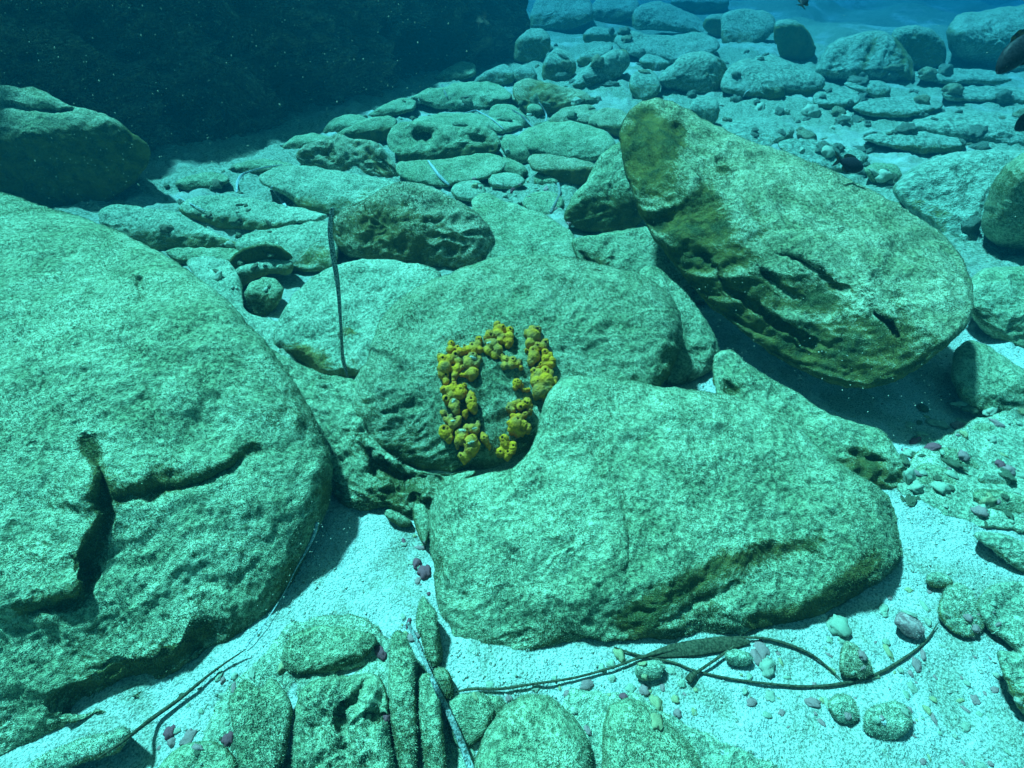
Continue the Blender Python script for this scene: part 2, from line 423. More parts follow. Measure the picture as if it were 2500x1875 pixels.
# ------------------------------------------------------------------ seabed
def build_seabed():
    th = np.concatenate([np.linspace(R(8), R(172), 860, endpoint=False), np.linspace(R(172), R(368), 60, endpoint=False)])
    na, nr = len(th), 430
    rr = np.concatenate([[0.02], np.geomspace(0.12, 62, nr - 1)])
    A, Rr = np.meshgrid(th, rr)
    x, y = Rr * np.cos(A), Rr * np.sin(A)
    P = np.column_stack([x.ravel(), y.ravel(), np.zeros(x.size)])
    z = 0.016 * fbm(P, 2.2, 5) + 0.009 * fbm(P + 7, 8, 60, 0.6)
    r_ = Rr.ravel(); z += np.clip(r_ - 4, 0, 20) / 20 * 0.5 * fbm(P, 0.35, 2.0)
    far = np.clip((r_ - 1.9) / 0.8, 0, 1) * np.clip((14 - r_) / 4, 0, 1)
    n1 = fbm(P + 3, 1.9, 7); n2 = perlin(P * [5, 7, 1] + 11) + .6 * perlin(P * [11, 14, 1] + 2) + .35 * perlin(P * 27)
    z += far * (0.045 * np.clip(n1, -.2, 1) + 0.035 * np.sqrt(np.clip(n2 + .1, 0, 1.5)) + .008 * fbm(P, 20, 60))
    P[:, 2] = z - 0.012
    fc = []; j = np.arange(na); j2 = (j + 1) % na
    for i in range(nr - 1):
        fc.append(np.stack([i * na + j, (i + 1) * na + j, (i + 1) * na + j2, i * na + j2], 1))
    rr0 = np.arange(0, na - 2, 2); P[:na, 2] = P[:na, 2].mean()
    P[:na, :2] *= 0.02
    fc = np.vstack(fc)
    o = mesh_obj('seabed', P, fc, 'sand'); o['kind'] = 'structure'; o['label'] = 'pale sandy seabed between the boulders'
    n0 = sum(len(v) for v in HIT_V); HIT_V.append(P); HIT_F.append(fc + n0)
build_seabed()

# ------------------------------------------------------------------ cliff and boulders
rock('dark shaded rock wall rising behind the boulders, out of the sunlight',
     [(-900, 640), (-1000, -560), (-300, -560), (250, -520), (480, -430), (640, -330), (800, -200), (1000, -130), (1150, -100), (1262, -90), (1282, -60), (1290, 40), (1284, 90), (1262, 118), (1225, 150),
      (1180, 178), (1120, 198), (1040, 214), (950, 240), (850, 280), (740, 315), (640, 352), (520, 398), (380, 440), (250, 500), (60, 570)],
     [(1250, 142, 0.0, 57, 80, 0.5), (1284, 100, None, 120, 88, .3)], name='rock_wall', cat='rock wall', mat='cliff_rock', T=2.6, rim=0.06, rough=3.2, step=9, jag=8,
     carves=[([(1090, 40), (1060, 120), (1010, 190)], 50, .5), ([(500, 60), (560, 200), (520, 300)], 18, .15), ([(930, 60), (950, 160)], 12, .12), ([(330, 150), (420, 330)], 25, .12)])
rock('rounded boulder in the shade at the foot of the dark wall',
     [(1255, 150), (1256, 115), (1268, 90), (1292, 72), (1322, 69), (1341, 88), (1342, 120), (1322, 150), (1290, 160)], [bz(1300, 160, 70), hz(1300, 90, 15)], mat='rock_far', step=5)
rock('low wedge of rock in the shade, just above the long domed rock',
     [(1155, 202), (1168, 186), (1190, 171), (1231, 157), (1249, 166), (1257, 198), (1225, 212), (1180, 212)], [bz(1210, 212, 60), hz(1220, 175, 10)], mat='rock_far', step=5)
rock('small round stone at the mouth of the shaded hollow',
     [(1252, 192), (1256, 168), (1280, 158), (1306, 170), (1312, 194), (1290, 206), (1262, 206)], [bz(1280, 206, 60), hz(1280, 175, 15)], mat='rock_far', step=5)
rock('boulder leaning against the wall with bright top edge and dark flank',
     [(-300, 640), (-300, 250), (-120, 205), (0, 207), (50, 214), (81, 213), (112, 224), (140, 240), (171, 257), (200, 263), (228, 271), (258, 280), (285, 292), (317, 320),
      (345, 340), (358, 350), (366, 372), (358, 405), (334, 441), (301, 468), (262, 500), (228, 560), (100, 640)],
     [(262, 490, 0.0, 14, 84, 1.7), hz(200, 306, 26, 14, -.6)], mat='rock_green', T=.45, rim=.03, rough=.6, name='boulder', cat='boulder',  # flank darkened and top edge paled in the colour, painting its shade
     carves=[([(-60, 250), (60, 262), (140, 275), (200, 262)], 9, .05)])

# far rocks, upper right
farr = dict(mat='rock_far', step=5)
rock('huge pale rounded boulder in the far right corner, fading into blue',
     [(2312, 96), (2316, 61), (2345, 34), (2393, 26), (2500, 12), (2640, 0), (2760, 60), (2740, 170), (2600, 190), (2454, 166), (2373, 156), (2326, 132)],
     [bz(2480, 170, 75), hz(2450, 90, 40), hz(2450, 50, 12)], name='boulder', cat='boulder', T=1.5, rim=.4, **farr)
rock('hazy dark boulder left of the huge pale corner boulder',
     [(2178, 80), (2210, 65), (2271, 69), (2304, 100), (2312, 140), (2300, 160), (2231, 166), (2190, 150)], [bz(2240, 165, 75), hz(2240, 80, 20)], name='boulder', cat='boulder', T=1, **farr)
rock('broad ribbed boulder with sloping back near the top right',
     [(1992, 176), (2005, 140), (2027, 106), (2068, 88), (2129, 75), (2168, 80), (2198, 108), (2223, 142), (2233, 180), (2226, 200), (2170, 195), (2088, 196), (2030, 196)],
     [bz(2100, 196, 50), hz(2100, 120, 35, -20)], name='boulder', cat='boulder', T=.9, strata=((1, 0, -.6), 7, .04), **farr)
rock('dark boulder standing on edge beside the open blue water',
     [(1893, 55), (1925, 47), (1954, 55), (1976, 80), (1992, 118), (1978, 142), (1946, 150), (1909, 138), (1892, 98)], [bz(1940, 150, 88, 10, al=1.5), hz(1930, 60, 20)], name='boulder', cat='boulder', T=.6, **farr)
rock('pale flat-topped boulder left of the dark upright one',
     [(1760, 84), (1764, 36), (1803, 22), (1864, 26), (1891, 44), (1890, 76), (1862, 104), (1824, 124), (1775, 120)], [bz(1800, 124, 55), hz(1810, 70, 25)], name='boulder', cat='boulder', T=.9, **farr)
rock('dark gap-side boulder wedged left of the pale flat-topped one',
     [(1716, 60), (1730, 38), (1764, 34), (1770, 60), (1770, 96), (1750, 92), (1728, 80)], [bz(1750, 96, 85, al=1.2), hz(1750, 45, 20)], T=.6, **farr)
rock('long sloping boulder at the top edge of the seabed',
     [(1540, 58), (1550, 22), (1600, 2), (1649, 16), (1702, 42), (1738, 74), (1757, 94), (1730, 98), (1681, 84), (1600, 74), (1555, 74)], [bz(1640, 84, 50), hz(1630, 50, 22, 20)], name='boulder', cat='boulder', T=.9, **farr)
rock('dark boulder cut by the top edge above the long sloping one',
     [(1640, 8), (1660, -20), (1720, -30), (1770, -10), (1780, 14), (1740, 34), (1700, 36)], [bz(1720, 34, 70, al=.8), hz(1720, 0, 15)], T=1, **farr)
rock('small hazy ledge rock at the very top, right of the wall corner',
     [(1440, 60), (1440, 20), (1470, -10), (1530, -16), (1560, 10), (1550, 40), (1500, 62)], [bz(1500, 62, 60), hz(1500, 20, 15)], T=1, **farr)
rock('hummocky far rock just right of the end of the dark wall',
     [(1292, 60), (1300, 20), (1330, -20), (1400, -30), (1440, 0), (1450, 40), (1420, 64), (1360, 76), (1310, 78)], [bz(1370, 76, 55), hz(1370, 30, 18)], T=1.2, **farr)
rock('low pale shelf below the long sloping boulder',
     [(1500, 104), (1512, 80), (1545, 75), (1593, 84), (1654, 86), (1694, 77), (1748, 94), (1756, 122), (1700, 152), (1641, 158), (1590, 148), (1540, 134)], [bz(1640, 156, 35, al=.1), hz(1630, 120, 12)], T=.6, **farr)
rock('small oval stone on the edge of the low pale shelf',
     [(1560, 148), (1578, 131), (1606, 135), (1634, 156), (1630, 172), (1606, 178), (1575, 168)], [bz(1600, 178, 60), hz(1600, 150, 12)], T=.3, **farr)
rock('brown-topped lump above the leaning pointed rock',
     [(1421, 98), (1426, 78), (1451, 66), (1492, 68), (1513, 84), (1514, 108), (1471, 112), (1435, 112)], [bz(1470, 112, 75, al=.9), hz(1470, 82, 15)], T=.5, **farr)
rock('narrow leaning stone behind the pointed diagonal rock',
     [(1408, 150), (1420, 132), (1451, 116), (1492, 109), (1494, 124), (1460, 148), (1430, 168)], [bz(1440, 168, 60, al=.7), hz(1450, 135, 20)], T=.3, **farr)
rock('pointed diagonal rock leaning up to the right below the wall corner',
     [(1374, 210), (1405, 186), (1440, 154), (1474, 134), (1502, 120), (1528, 124), (1537, 150), (1524, 176), (1486, 204), (1440, 222), (1400, 220)],
     [bz(1440, 222, 62, 25, al=.5), hz(1450, 168, 28, -25, .2)], T=.4, rim=.1, strata=((.3, 0, 1), 14, .03), **farr)
rock('squat boulder left of the pointed diagonal rock',
     [(1322, 182), (1330, 144), (1356, 118), (1384, 126), (1407, 150), (1402, 180), (1370, 200), (1335, 200)], [bz(1365, 200, 68), hz(1360, 150, 20)], T=.5, **farr)
rock('small pale lump between the pointed rock and the grey pyramid',
     [(1536, 196), (1552, 176), (1580, 168), (1606, 186), (1614, 214), (1596, 240), (1560, 246), (1542, 226)], [bz(1575, 246, 50), hz(1575, 200, 18)], T=.3, **farr)
rock('grey pyramid-shaped boulder in the middle distance',
     [(1604, 200), (1612, 184), (1641, 154), (1670, 134), (1692, 125), (1730, 128), (1766, 150), (1777, 176), (1765, 206), (1742, 236), (1712, 234), (1661, 222), (1622, 212)],
     [bz(1720, 236, 60, 5, al=.3), hz(1690, 160, 28, -5), hz(1755, 180, 60, 60, .5)], name='boulder', cat='boulder', T=.6, **farr)
rock('smooth oval boulder right of the grey pyramid',
     [(1758, 214), (1766, 182), (1787, 158), (1824, 142), (1864, 154), (1895, 182), (1918, 220), (1911, 240), (1877, 248), (1824, 238), (1780, 228)],
     [bz(1850, 248, 75, 5, al=.9), hz(1840, 222, 30, -5), hz(1840, 180, 14)], name='boulder', cat='boulder', T=.5, **farr)
rock('long ridged rock running down behind the smooth oval boulder',
     [(1842, 144), (1885, 132), (1925, 149), (1974, 170), (2012, 190), (2008, 216), (1970, 236), (1920, 240), (1890, 190)], [bz(1960, 236, 80, al=.9), hz(1950, 206, 30), hz(1940, 180, 12)], T=.5, strata=((0, -.3, 1), 12, .04), **farr)
rock('low oval stone alone on the sand below the ridged rock',
     [(1984, 246), (1992, 228), (2040, 221), (2086, 226), (2102, 242), (2088, 258), (2040, 268), (2000, 262)], [bz(2045, 268, 78, al=.8), hz(2045, 252, 12)], T=.25, rim=.06, **farr)
rock('weathered slab fragment right of the low oval stone',
     [(2060, 205), (2100, 196), (2150, 198), (2175, 214), (2168, 236), (2130, 240), (2095, 226)], [bz(2120, 240, 45, al=.6), hz(2120, 215, 15)], T=.3, **farr)
rock('wide flat shelf stretching below the broad ribbed boulder',
     [(2080, 264), (2110, 248), (2160, 238), (2230, 234), (2292, 244), (2300, 262), (2240, 284), (2160, 290), (2110, 282)], [bz(2190, 290, 30), hz(2190, 265, 8)], T=.3, **farr)
rock('thin layered shelf in front of the far dark boulder',
     [(2235, 184), (2280, 170), (2340, 168), (2414, 172), (2470, 192), (2440, 206), (2373, 206), (2290, 204)], [bz(2350, 206, 40, al=.4), hz(2350, 190, 8)], T=.4, **farr)
rock('thin layered shelf reaching the right edge, below the first shelf',
     [(2300, 224), (2373, 210), (2450, 212), (2560, 220), (2600, 250), (2500, 258), (2400, 250), (2320, 246)], [bz(2440, 256, 45, al=.5), hz(2440, 236, 8)], T=.4, **farr)
rock('broad smooth silted rock at the right edge under the layered shelves',
     [(2205, 312), (2250, 288), (2320, 274), (2414, 272), (2520, 280), (2680, 300), (2700, 390), (2500, 378), (2393, 362), (2290, 340)], [bz(2430, 372, 30, al=.2), hz(2420, 320, 12)], T=.5, rim=.2, **farr)
rock('elongated stone with a brown blunt end pointing right',
     [(2105, 340), (2140, 322), (2200, 316), (2271, 324), (2330, 334), (2356, 346), (2352, 364), (2310, 376), (2250, 378), (2170, 362)], [bz(2260, 378, 65, al=.8), hz(2240, 352, 14)], T=.3, rim=.06, **farr)
rock('low brown-speckled mound behind the upper edge of the tilted slab',
     [(1762, 312), (1790, 296), (1828, 288), (1880, 288), (1925, 302), (1940, 322), (1922, 346), (1870, 372), (1810, 372), (1775, 345)], [bz(1860, 372, 25, al=.5), hz(1850, 330, 14, 0, .4)], T=.3, rim=.1, **farr)
rock('dark round stone peeping over the top of the tilted slab',
     [(1680, 268), (1690, 244), (1720, 232), (1748, 242), (1758, 268), (1750, 296), (1715, 310), (1690, 296)], [bz(1720, 310, 65, al=.5), hz(1720, 260, 20)], T=.2, **farr)
rock('long low stone lying behind the middle of the slab edge',
     [(1900, 352), (1935, 340), (1990, 342), (2048, 354), (2100, 366), (2120, 384), (2080, 420), (2000, 420), (1930, 390)], [bz(2030, 420, 30, al=.4), hz(2010, 372, 12, 0, .3)], T=.3, **farr)
rock('small knobbly stone with brown end beside the dark fish',
     [(2110, 412), (2140, 398), (2180, 400), (2202, 420), (2200, 444), (2170, 452), (2130, 446)], [bz(2160, 452, 55, al=.5), hz(2160, 420, 14)], T=.15, mat='rock', step=5)
rock('big smooth mound right of the tilted slab',
     [(2180, 470), (2215, 420), (2270, 388), (2350, 368), (2460, 366), (2640, 380), (2760, 480), (2760, 700), (2560, 700), (2420, 640), (2330, 600), (2250, 540)],
     [bz(2330, 610, 28, -20, al=.2), hz(2380, 480, 16, 0)], name='boulder', cat='boulder', mat='rock_far', T=.5, rim=.1, step=6, spots=[(2300, 520, 30, .6), (2240, 490, 25, .5)])
rock('made-up dark boulder standing in for a soft shadow at the right edge',
     [(2398, 560), (2404, 500), (2424, 450), (2452, 408), (2500, 372), (2600, 340), (2760, 360), (2800, 560), (2720, 640), (2560, 620), (2440, 600)],
     [(2450, 600, .12, -5, 88, .2), (2470, 590, .12, -35, 86, .2), hz(2500, 378, 30, 40)], name='boulder', cat='boulder', mat='rock_dim', T=.4, rim=.12, step=6, rough=.5)  # dark body added where only a broad soft shadow lies
rock('rounded rock at the right edge below the dark boulder',
     [(2352, 740), (2362, 690), (2395, 660), (2440, 650), (2520, 652), (2700, 680), (2700, 900), (2560, 900), (2470, 860), (2400, 812)],
     [bz(2430, 840, 60, -10, al=.5), hz(2430, 750, 28), hz(2450, 690, 10)], T=.25, mat='rock', rim=.05)
rock('low ledge hidden between the slab corner and the right edge',
     [(2320, 905), (2335, 850), (2380, 830), (2440, 862), (2520, 910), (2700, 960), (2700, 1060), (2500, 1046), (2400, 1022), (2345, 975)],
     [bz(2420, 1030, 50, 0, al=.6), hz(2420, 950, 14)], T=.2, mat='rock', rim=.04, strata=((.2, 0, 1), 30, .01))

# middle distance, centre
rock('long domed rock with brown streaks at the foot of the dark wall',
     [(1000, 246), (1020, 228), (1044, 215), (1070, 214), (1093, 210), (1109, 203), (1150, 198), (1199, 200), (1231, 214), (1250, 230), (1246, 246), (1207, 256), (1174, 272), (1126, 272), (1077, 268), (1044, 258)],
     [bz(1130, 272, 62, al=.7), hz(1130, 250, 30, 0, .3), hz(1130, 228, 10)], T=.4, strata=((0, -.4, 1), 16, .025), mat='rock', step=5, rim=.05)
rock('knobbly brown rock ridge right of the long domed rock',
     [(1252, 222), (1260, 200), (1288, 190), (1321, 197), (1370, 210), (1423, 222), (1444, 244), (1432, 262), (1370, 272), (1329, 284), (1288, 282), (1264, 256)],
     [bz(1340, 284, 50, al=.7), hz(1340, 240, 18, 0, .4)], T=.35, mat='rock_brown', step=5, rough=1.8, spots=[(1330, 215, 40, .7), (1290, 260, 20, .5)])
rock('small dark ball-shaped stone at the right foot of the long domed rock',
     [(1226, 250), (1230, 236), (1244, 229), (1260, 236), (1263, 252), (1250, 262), (1234, 260)], [bz(1245, 262, 65, al=.8), hz(1245, 242, 15)], T=.1, mat='rock_brown', step=4)
rock('round grey stone in the brown ridge debris', [(1284, 276), (1290, 260), (1306, 252), (1322, 262), (1326, 278), (1310, 288), (1292, 286)], [bz(1305, 288, 60), hz(1305, 265, 15)], T=.1, step=4)
rock('low lump between the domed rock and the fallen stalks', [(1194, 276), (1200, 260), (1230, 252), (1262, 262), (1290, 290), (1290, 312), (1240, 310), (1200, 296)], [bz(1240, 312, 35, al=.3), hz(1240, 280, 12)], T=.12, step=5)
rock('brown-edged flat stone left of the top of the tilted slab',
     [(1436, 302), (1450, 276), (1480, 262), (1512, 266), (1536, 280), (1560, 296), (1560, 330), (1520, 340), (1480, 322), (1446, 312)], [bz(1510, 340, 80, al=1.0), hz(1500, 306, 20, 0, .3)], T=.15, mat='rock_brown', step=5, rim=.02)
rock('flat pale shelf with brown fringe above the big oval rock',
     [(1340, 290), (1368, 268), (1420, 254), (1450, 262), (1462, 284), (1440, 302), (1390, 302), (1350, 304)], [bz(1400, 304, 30, al=.5), hz(1400, 280, 10, 0, .2)], T=.15, mat='rock_brown', step=5)
rock('pale flat sheet of rock behind the holed rock',
     [(1010, 300), (1028, 284), (1105, 275), (1187, 279), (1262, 296), (1275, 312), (1230, 326), (1130, 326), (1040, 320)], [bz(1140, 326, 25, al=.1), hz(1140, 300, 8)], T=.2, step=5)
rock('holed rock with deep oval pit and dark overhanging front',
     [(945, 340), (948, 326), (960, 308), (975, 300), (1028, 296), (1085, 303), (1130, 311), (1166, 309), (1200, 315), (1219, 336), (1222, 362), (1205, 380), (1191, 385), (1160, 380), (1138, 384),
      (1109, 391), (1075, 396), (1044, 400), (1005, 396), (979, 394), (966, 375), (948, 360)],
     [bz(1040, 400, 78, 8, al=1.0), hz(1040, 368, 24, 0, .1)], T=.3, rim=.03, rough=1.6, key='holed',
     carves=[([(1015, 330), (1045, 330)], 14, .13), ([(1110, 345), (1160, 340), (1200, 350)], 11, .06), ([(1100, 380), (1130, 362), (1175, 360)], 12, .05)])
rock('flat slab under the front of the holed rock',
     [(970, 420), (974, 398), (1020, 392), (1100, 386), (1170, 374), (1220, 380), (1240, 400), (1222, 420), (1180, 440), (1130, 452), (1060, 456), (1000, 444)],
     [bz(1100, 456, 35, al=.4), hz(1100, 425, 12)], T=.15, rim=.03)
rock('big smooth oval rock in the middle of the rubble',
     [(1262, 352), (1268, 328), (1290, 311), (1330, 300), (1380, 296), (1431, 302), (1478, 319), (1502, 345), (1496, 372), (1460, 392), (1400, 396), (1340, 390), (1290, 376)],
     [bz(1400, 396, 42, al=.3), hz(1390, 350, 16, 0)], T=.3, rim=.06, rough=.8)
rock('brown block with dark undercut below the big oval rock',
     [(1288, 392), (1300, 378), (1330, 376), (1400, 386), (1446, 398), (1452, 420), (1440, 452), (1400, 456), (1360, 446), (1330, 428), (1300, 414)],
     [(1380, 456, .0, 5, 84, 1.0), hz(1370, 412, 14, 0, .3)], T=.2, rim=.02, mat='rock_brown', rough=1.3)
rock('small lump right of the holed rock and above the brown block',
     [(1222, 345), (1240, 328), (1268, 338), (1290, 370), (1296, 392), (1270, 400), (1236, 384), (1224, 366)], [bz(1265, 400, 50, al=.4), hz(1260, 360, 18)], T=.12, rough=1.8)
rock('little knob of rock at the left end of the brown block', [(1214, 400), (1228, 384), (1256, 392), (1284, 408), (1290, 426), (1262, 440), (1230, 428)], [bz(1255, 440, 50, al=.4), hz(1255, 408, 15)], T=.1, rough=1.8)
rock('bare rounded stone on the bright gravel patch',
     [(1305, 452), (1302, 432), (1318, 419), (1345, 428), (1363, 442), (1358, 458), (1335, 464), (1314, 462)], [bz(1335, 464, 65, al=.4), hz(1335, 440, 18)], T=.08, rim=.02)
rock('pale grainy stone lying in the bright gravel patch',
     [(1192, 444), (1202, 428), (1230, 420), (1262, 424), (1284, 440), (1270, 456), (1235, 464), (1205, 460)], [bz(1235, 464, 55, al=.4), hz(1235, 445, 14)], T=.07, mat='rock_pale', rim=.02)
rock('leaning wedge of rock propped under the tilted slab',
     [(1520, 345), (1500, 352), (1471, 372), (1447, 407), (1432, 444), (1402, 472), (1384, 507), (1376, 533), (1396, 556), (1451, 568), (1512, 566), (1560, 548), (1580, 500), (1560, 430), (1545, 370)],
     [(1440, 566, .02, -8, 72, .7), hz(1450, 488, 40, -25, .05)], T=.2, rim=.03, spots=[(1420, 510, 40, .5), (1500, 520, 50, .5)])
rock('light mound of rock streaked with brown behind the shaggy boulder',
     [(632, 440), (637, 424), (674, 409), (724, 404), (799, 413), (898, 430), (948, 440), (985, 456), (965, 490), (900, 520), (850, 535), (818, 526), (774, 518), (734, 512), (699, 478), (662, 462)],
     [bz(800, 530, 48, -5, al=.5), hz(800, 478, 16, 0, -.1)], T=.25, mat='rock_pale', rim=.04, spots=[(660, 425, 24, .7), (750, 500, 30, .5), (900, 470, 25, .5), (840, 500, 30, .4)])
rock('pitted brown rock with a dark cleft above the light mound',
     [(725, 384), (729, 369), (742, 356), (770, 346), (799, 336), (826, 326), (858, 341), (893, 341), (923, 349), (948, 379), (970, 412), (980, 446), (962, 452), (938, 438), (890, 432), (848, 422), (800, 414), (774, 411), (739, 404)],
     [bz(850, 424, 58, -5, al=.5), hz(850, 375, 28, 0, .2)], T=.25, mat='rock_brown', rough=2.2, rim=.03, strata=((.6, .2, .8), 26, .02),
     carves=[([(880, 350), (910, 385), (940, 420)], 9, .06), ([(770, 375), (820, 380)], 8, .03)])
rock('tongue-shaped stone with dark underside behind the pitted rock',
     [(822, 330), (826, 324), (861, 305), (898, 290), (938, 283), (962, 286), (970, 297), (962, 322), (945, 345), (920, 356), (880, 350), (842, 344)],
     [bz(900, 352, 85, 10, al=1.0), hz(890, 318, 26, 0, .3)], T=.2, rim=.025)
rock('shaggy domed boulder covered in brown tufts',
     [(808, 545), (820, 522), (845, 508), (869, 500), (900, 482), (934, 459), (965, 446), (995, 443), (1044, 452), (1105, 483), (1166, 521), (1199, 562), (1217, 602), (1210, 625), (1187, 640), (1146, 654), (1101, 662), (1044, 648),
      (963, 640), (881, 632), (838, 618), (812, 585)],
     [bz(1020, 655, 60, 0, al=.4), hz(1010, 560, 30, -5, .5), hz(1010, 505, 14, 0, .0), hz(1150, 570, 50, 50, .1)], name='boulder', cat='boulder', T=.25, mat='rock_brown', rim=.05, rough=1.5, fuzz=1.5,
     spots=[(900, 560, 80, .5), (1000, 600, 60, .4), (960, 520, 60, .3)])
rock('flat silted rock in the centre behind the sponge boulder',
     [(1150, 500), (1168, 474), (1195, 472), (1227, 488), (1280, 505), (1329, 522), (1362, 545), (1394, 566), (1410, 600), (1400, 650), (1300, 680), (1200, 670), (1180, 600)],
     [bz(1290, 680, 18, al=.1), hz(1280, 560, 10, 0, .05)], T=.2, rim=.03)
rock('low pale stone at the left edge of the bright gravel',
     [(1100, 470), (1112, 448), (1150, 440), (1180, 452), (1186, 476), (1160, 492), (1126, 490)], [bz(1145, 492, 35, al=.3), hz(1145, 462, 12)], T=.08, mat='rock_pale')
rock('low grey stone at the right of the bright gravel',
     [(1275, 500), (1290, 476), (1330, 466), (1368, 476), (1376, 504), (1350, 528), (1300, 524)], [bz(1330, 528, 30, al=.2), hz(1330, 494, 12)], T=.08)
rock('rough rock seated between the sponge boulder and the tilted slab',
     [(1394, 600), (1402, 582), (1450, 574), (1524, 560), (1590, 556), (1640, 610), (1690, 670), (1730, 740), (1640, 750), (1500, 700), (1430, 660)],
     [bz(1520, 720, 40, -10, al=.4), hz(1510, 620, 18, 0, .2)], T=.2, rim=.03, carves=[([(1420, 610), (1440, 640), (1470, 655)], 8, .04)], spots=[(1460, 640, 25, .6)])
rock('narrow rock shoulder pressed against the right side of the sponge boulder',
     [(1560, 668), (1590, 648), (1640, 676), (1690, 730), (1730, 790), (1754, 850), (1748, 896), (1690, 930), (1630, 940), (1590, 860), (1570, 750)],
     [bz(1680, 935, 45, 20, al=.3), hz(1670, 840, 24, 10, .1)], T=.2, rim=.03)

# left middle
rock('blunt rock with dark hollow side next to the left boulder top',
     [(242, 545), (244, 515), (269, 500), (301, 499), (366, 509), (427, 517), (468, 537), (529, 570), (588, 600), (570, 612), (500, 614), (448, 614), (366, 612), (320, 590), (262, 562)],
     [bz(440, 610, 70, -5, al=.7), hz(420, 565, 22, 0, .0)], T=.2, rim=.03, mat='rock_pale')
rock('pointed overhanging ledge with a dark left tip',
     [(438, 508), (450, 492), (480, 480), (529, 476), (610, 484), (692, 500), (770, 515), (800, 527), (773, 542), (720, 546), (680, 556), (648, 574), (610, 562), (560, 560), (529, 558), (488, 540), (452, 527)],
     [bz(600, 565, 72, -10, al=.9), hz(600, 532, 16, 0, -.2)], T=.15, rim=.025, mat='rock_pale')
rock('bright smooth mound just left of the base of the tall leaf',
     [(575, 600), (600, 572), (651, 560), (724, 548), (790, 538), (822, 560), (828, 610), (810, 655), (740, 665), (660, 645), (600, 632)],
     [bz(720, 662, 40, -5, al=.4), hz(700, 600, 14, 0, -.1)], T=.15, rim=.03, mat='rock_pale', spots=[(780, 610, 35, .7), (740, 640, 25, .4)])
rock('long stone with brown front under the blunt rock',
     [(403, 614), (430, 606), (488, 604), (560, 606), (590, 616), (570, 640), (520, 654), (470, 654), (430, 640)], [bz(500, 655, 75, -5, al=.9), hz(490, 632, 15, 0, .1)], T=.1, rim=.02)
rock('arched flat stone with dark green front',
     [(545, 662), (556, 638), (580, 615), (612, 600), (651, 589), (690, 603), (714, 628), (690, 640), (651, 640), (610, 652), (580, 670), (558, 676)],
     [(600, 668, .02, 0, 86, 1.4), hz(640, 600, 25, 0, .3)], T=.1, rim=.015)
rock('crescent stone in front of the arched flat one',
     [(560, 690), (566, 666), (590, 650), (640, 634), (690, 630), (716, 644), (706, 672), (660, 668), (620, 682), (600, 700), (586, 718), (568, 712)],
     [bz(610, 700, 75, 10, al=.9), hz(640, 655, 16, 0, -.1)], T=.08, rim=.015, mat='rock_pale')
rock('knobbly little stone beside the left boulder, above the dark crack',
     [(592, 735), (596, 712), (612, 690), (640, 678), (672, 682), (690, 706), (684, 735), (665, 760), (636, 775), (606, 768)], [bz(640, 770, 62, 0, al=.6), hz(640, 712, 18)], T=.1, rim=.02, rough=2)
rock('silted rock the tall leaf stands on, left of the sponge boulder',
     [(668, 840), (676, 790), (705, 735), (723, 712), (760, 680), (790, 662), (836, 642), (880, 634), (940, 634), (994, 640), (1073, 667), (1060, 760), (1000, 860), (930, 930), (859, 922), (820, 922), (791, 916), (723, 886), (690, 862)],
     [bz(800, 925, 58, -15, al=.8), hz(800, 868, 18, -10, .0), hz(860, 720, 10)], T=.25, rim=.04, mat='rock_pale', spots=[(735, 855, 30, .9), (770, 880, 30, .8), (850, 810, 20, .7), (845, 670, 20, .6)],
     carves=[([(700, 850), (740, 880), (790, 905)], 13, .05), ([(835, 812), (870, 820)], 6, .02)])
rock('low rugged rock between the left boulder and the sponge boulder',
     [(560, 800), (600, 790), (660, 850), (720, 882), (790, 912), (860, 926), (900, 960), (900, 1050), (980, 1130), (1080, 1160), (1160, 1150), (1120, 1200), (1075, 1245), (1040, 1290), (990, 1262), (940, 1240), (880, 1248), (830, 1230), (800, 1180), (740, 1060), (660, 940)],
     [bz(900, 1250, 42, -5, al=.5, z=0), hz(880, 1150, 18, 0, .2), hz(820, 1000, 8)], T=.2, rim=.03, rough=1.6,
     carves=[([(870, 1060), (920, 1130), (1000, 1170), (1100, 1170)], 22, .07), ([(1010, 1215), (1040, 1230)], 12, .03)], spots=[(940, 1210, 60, .5), (880, 1080, 40, .4)])

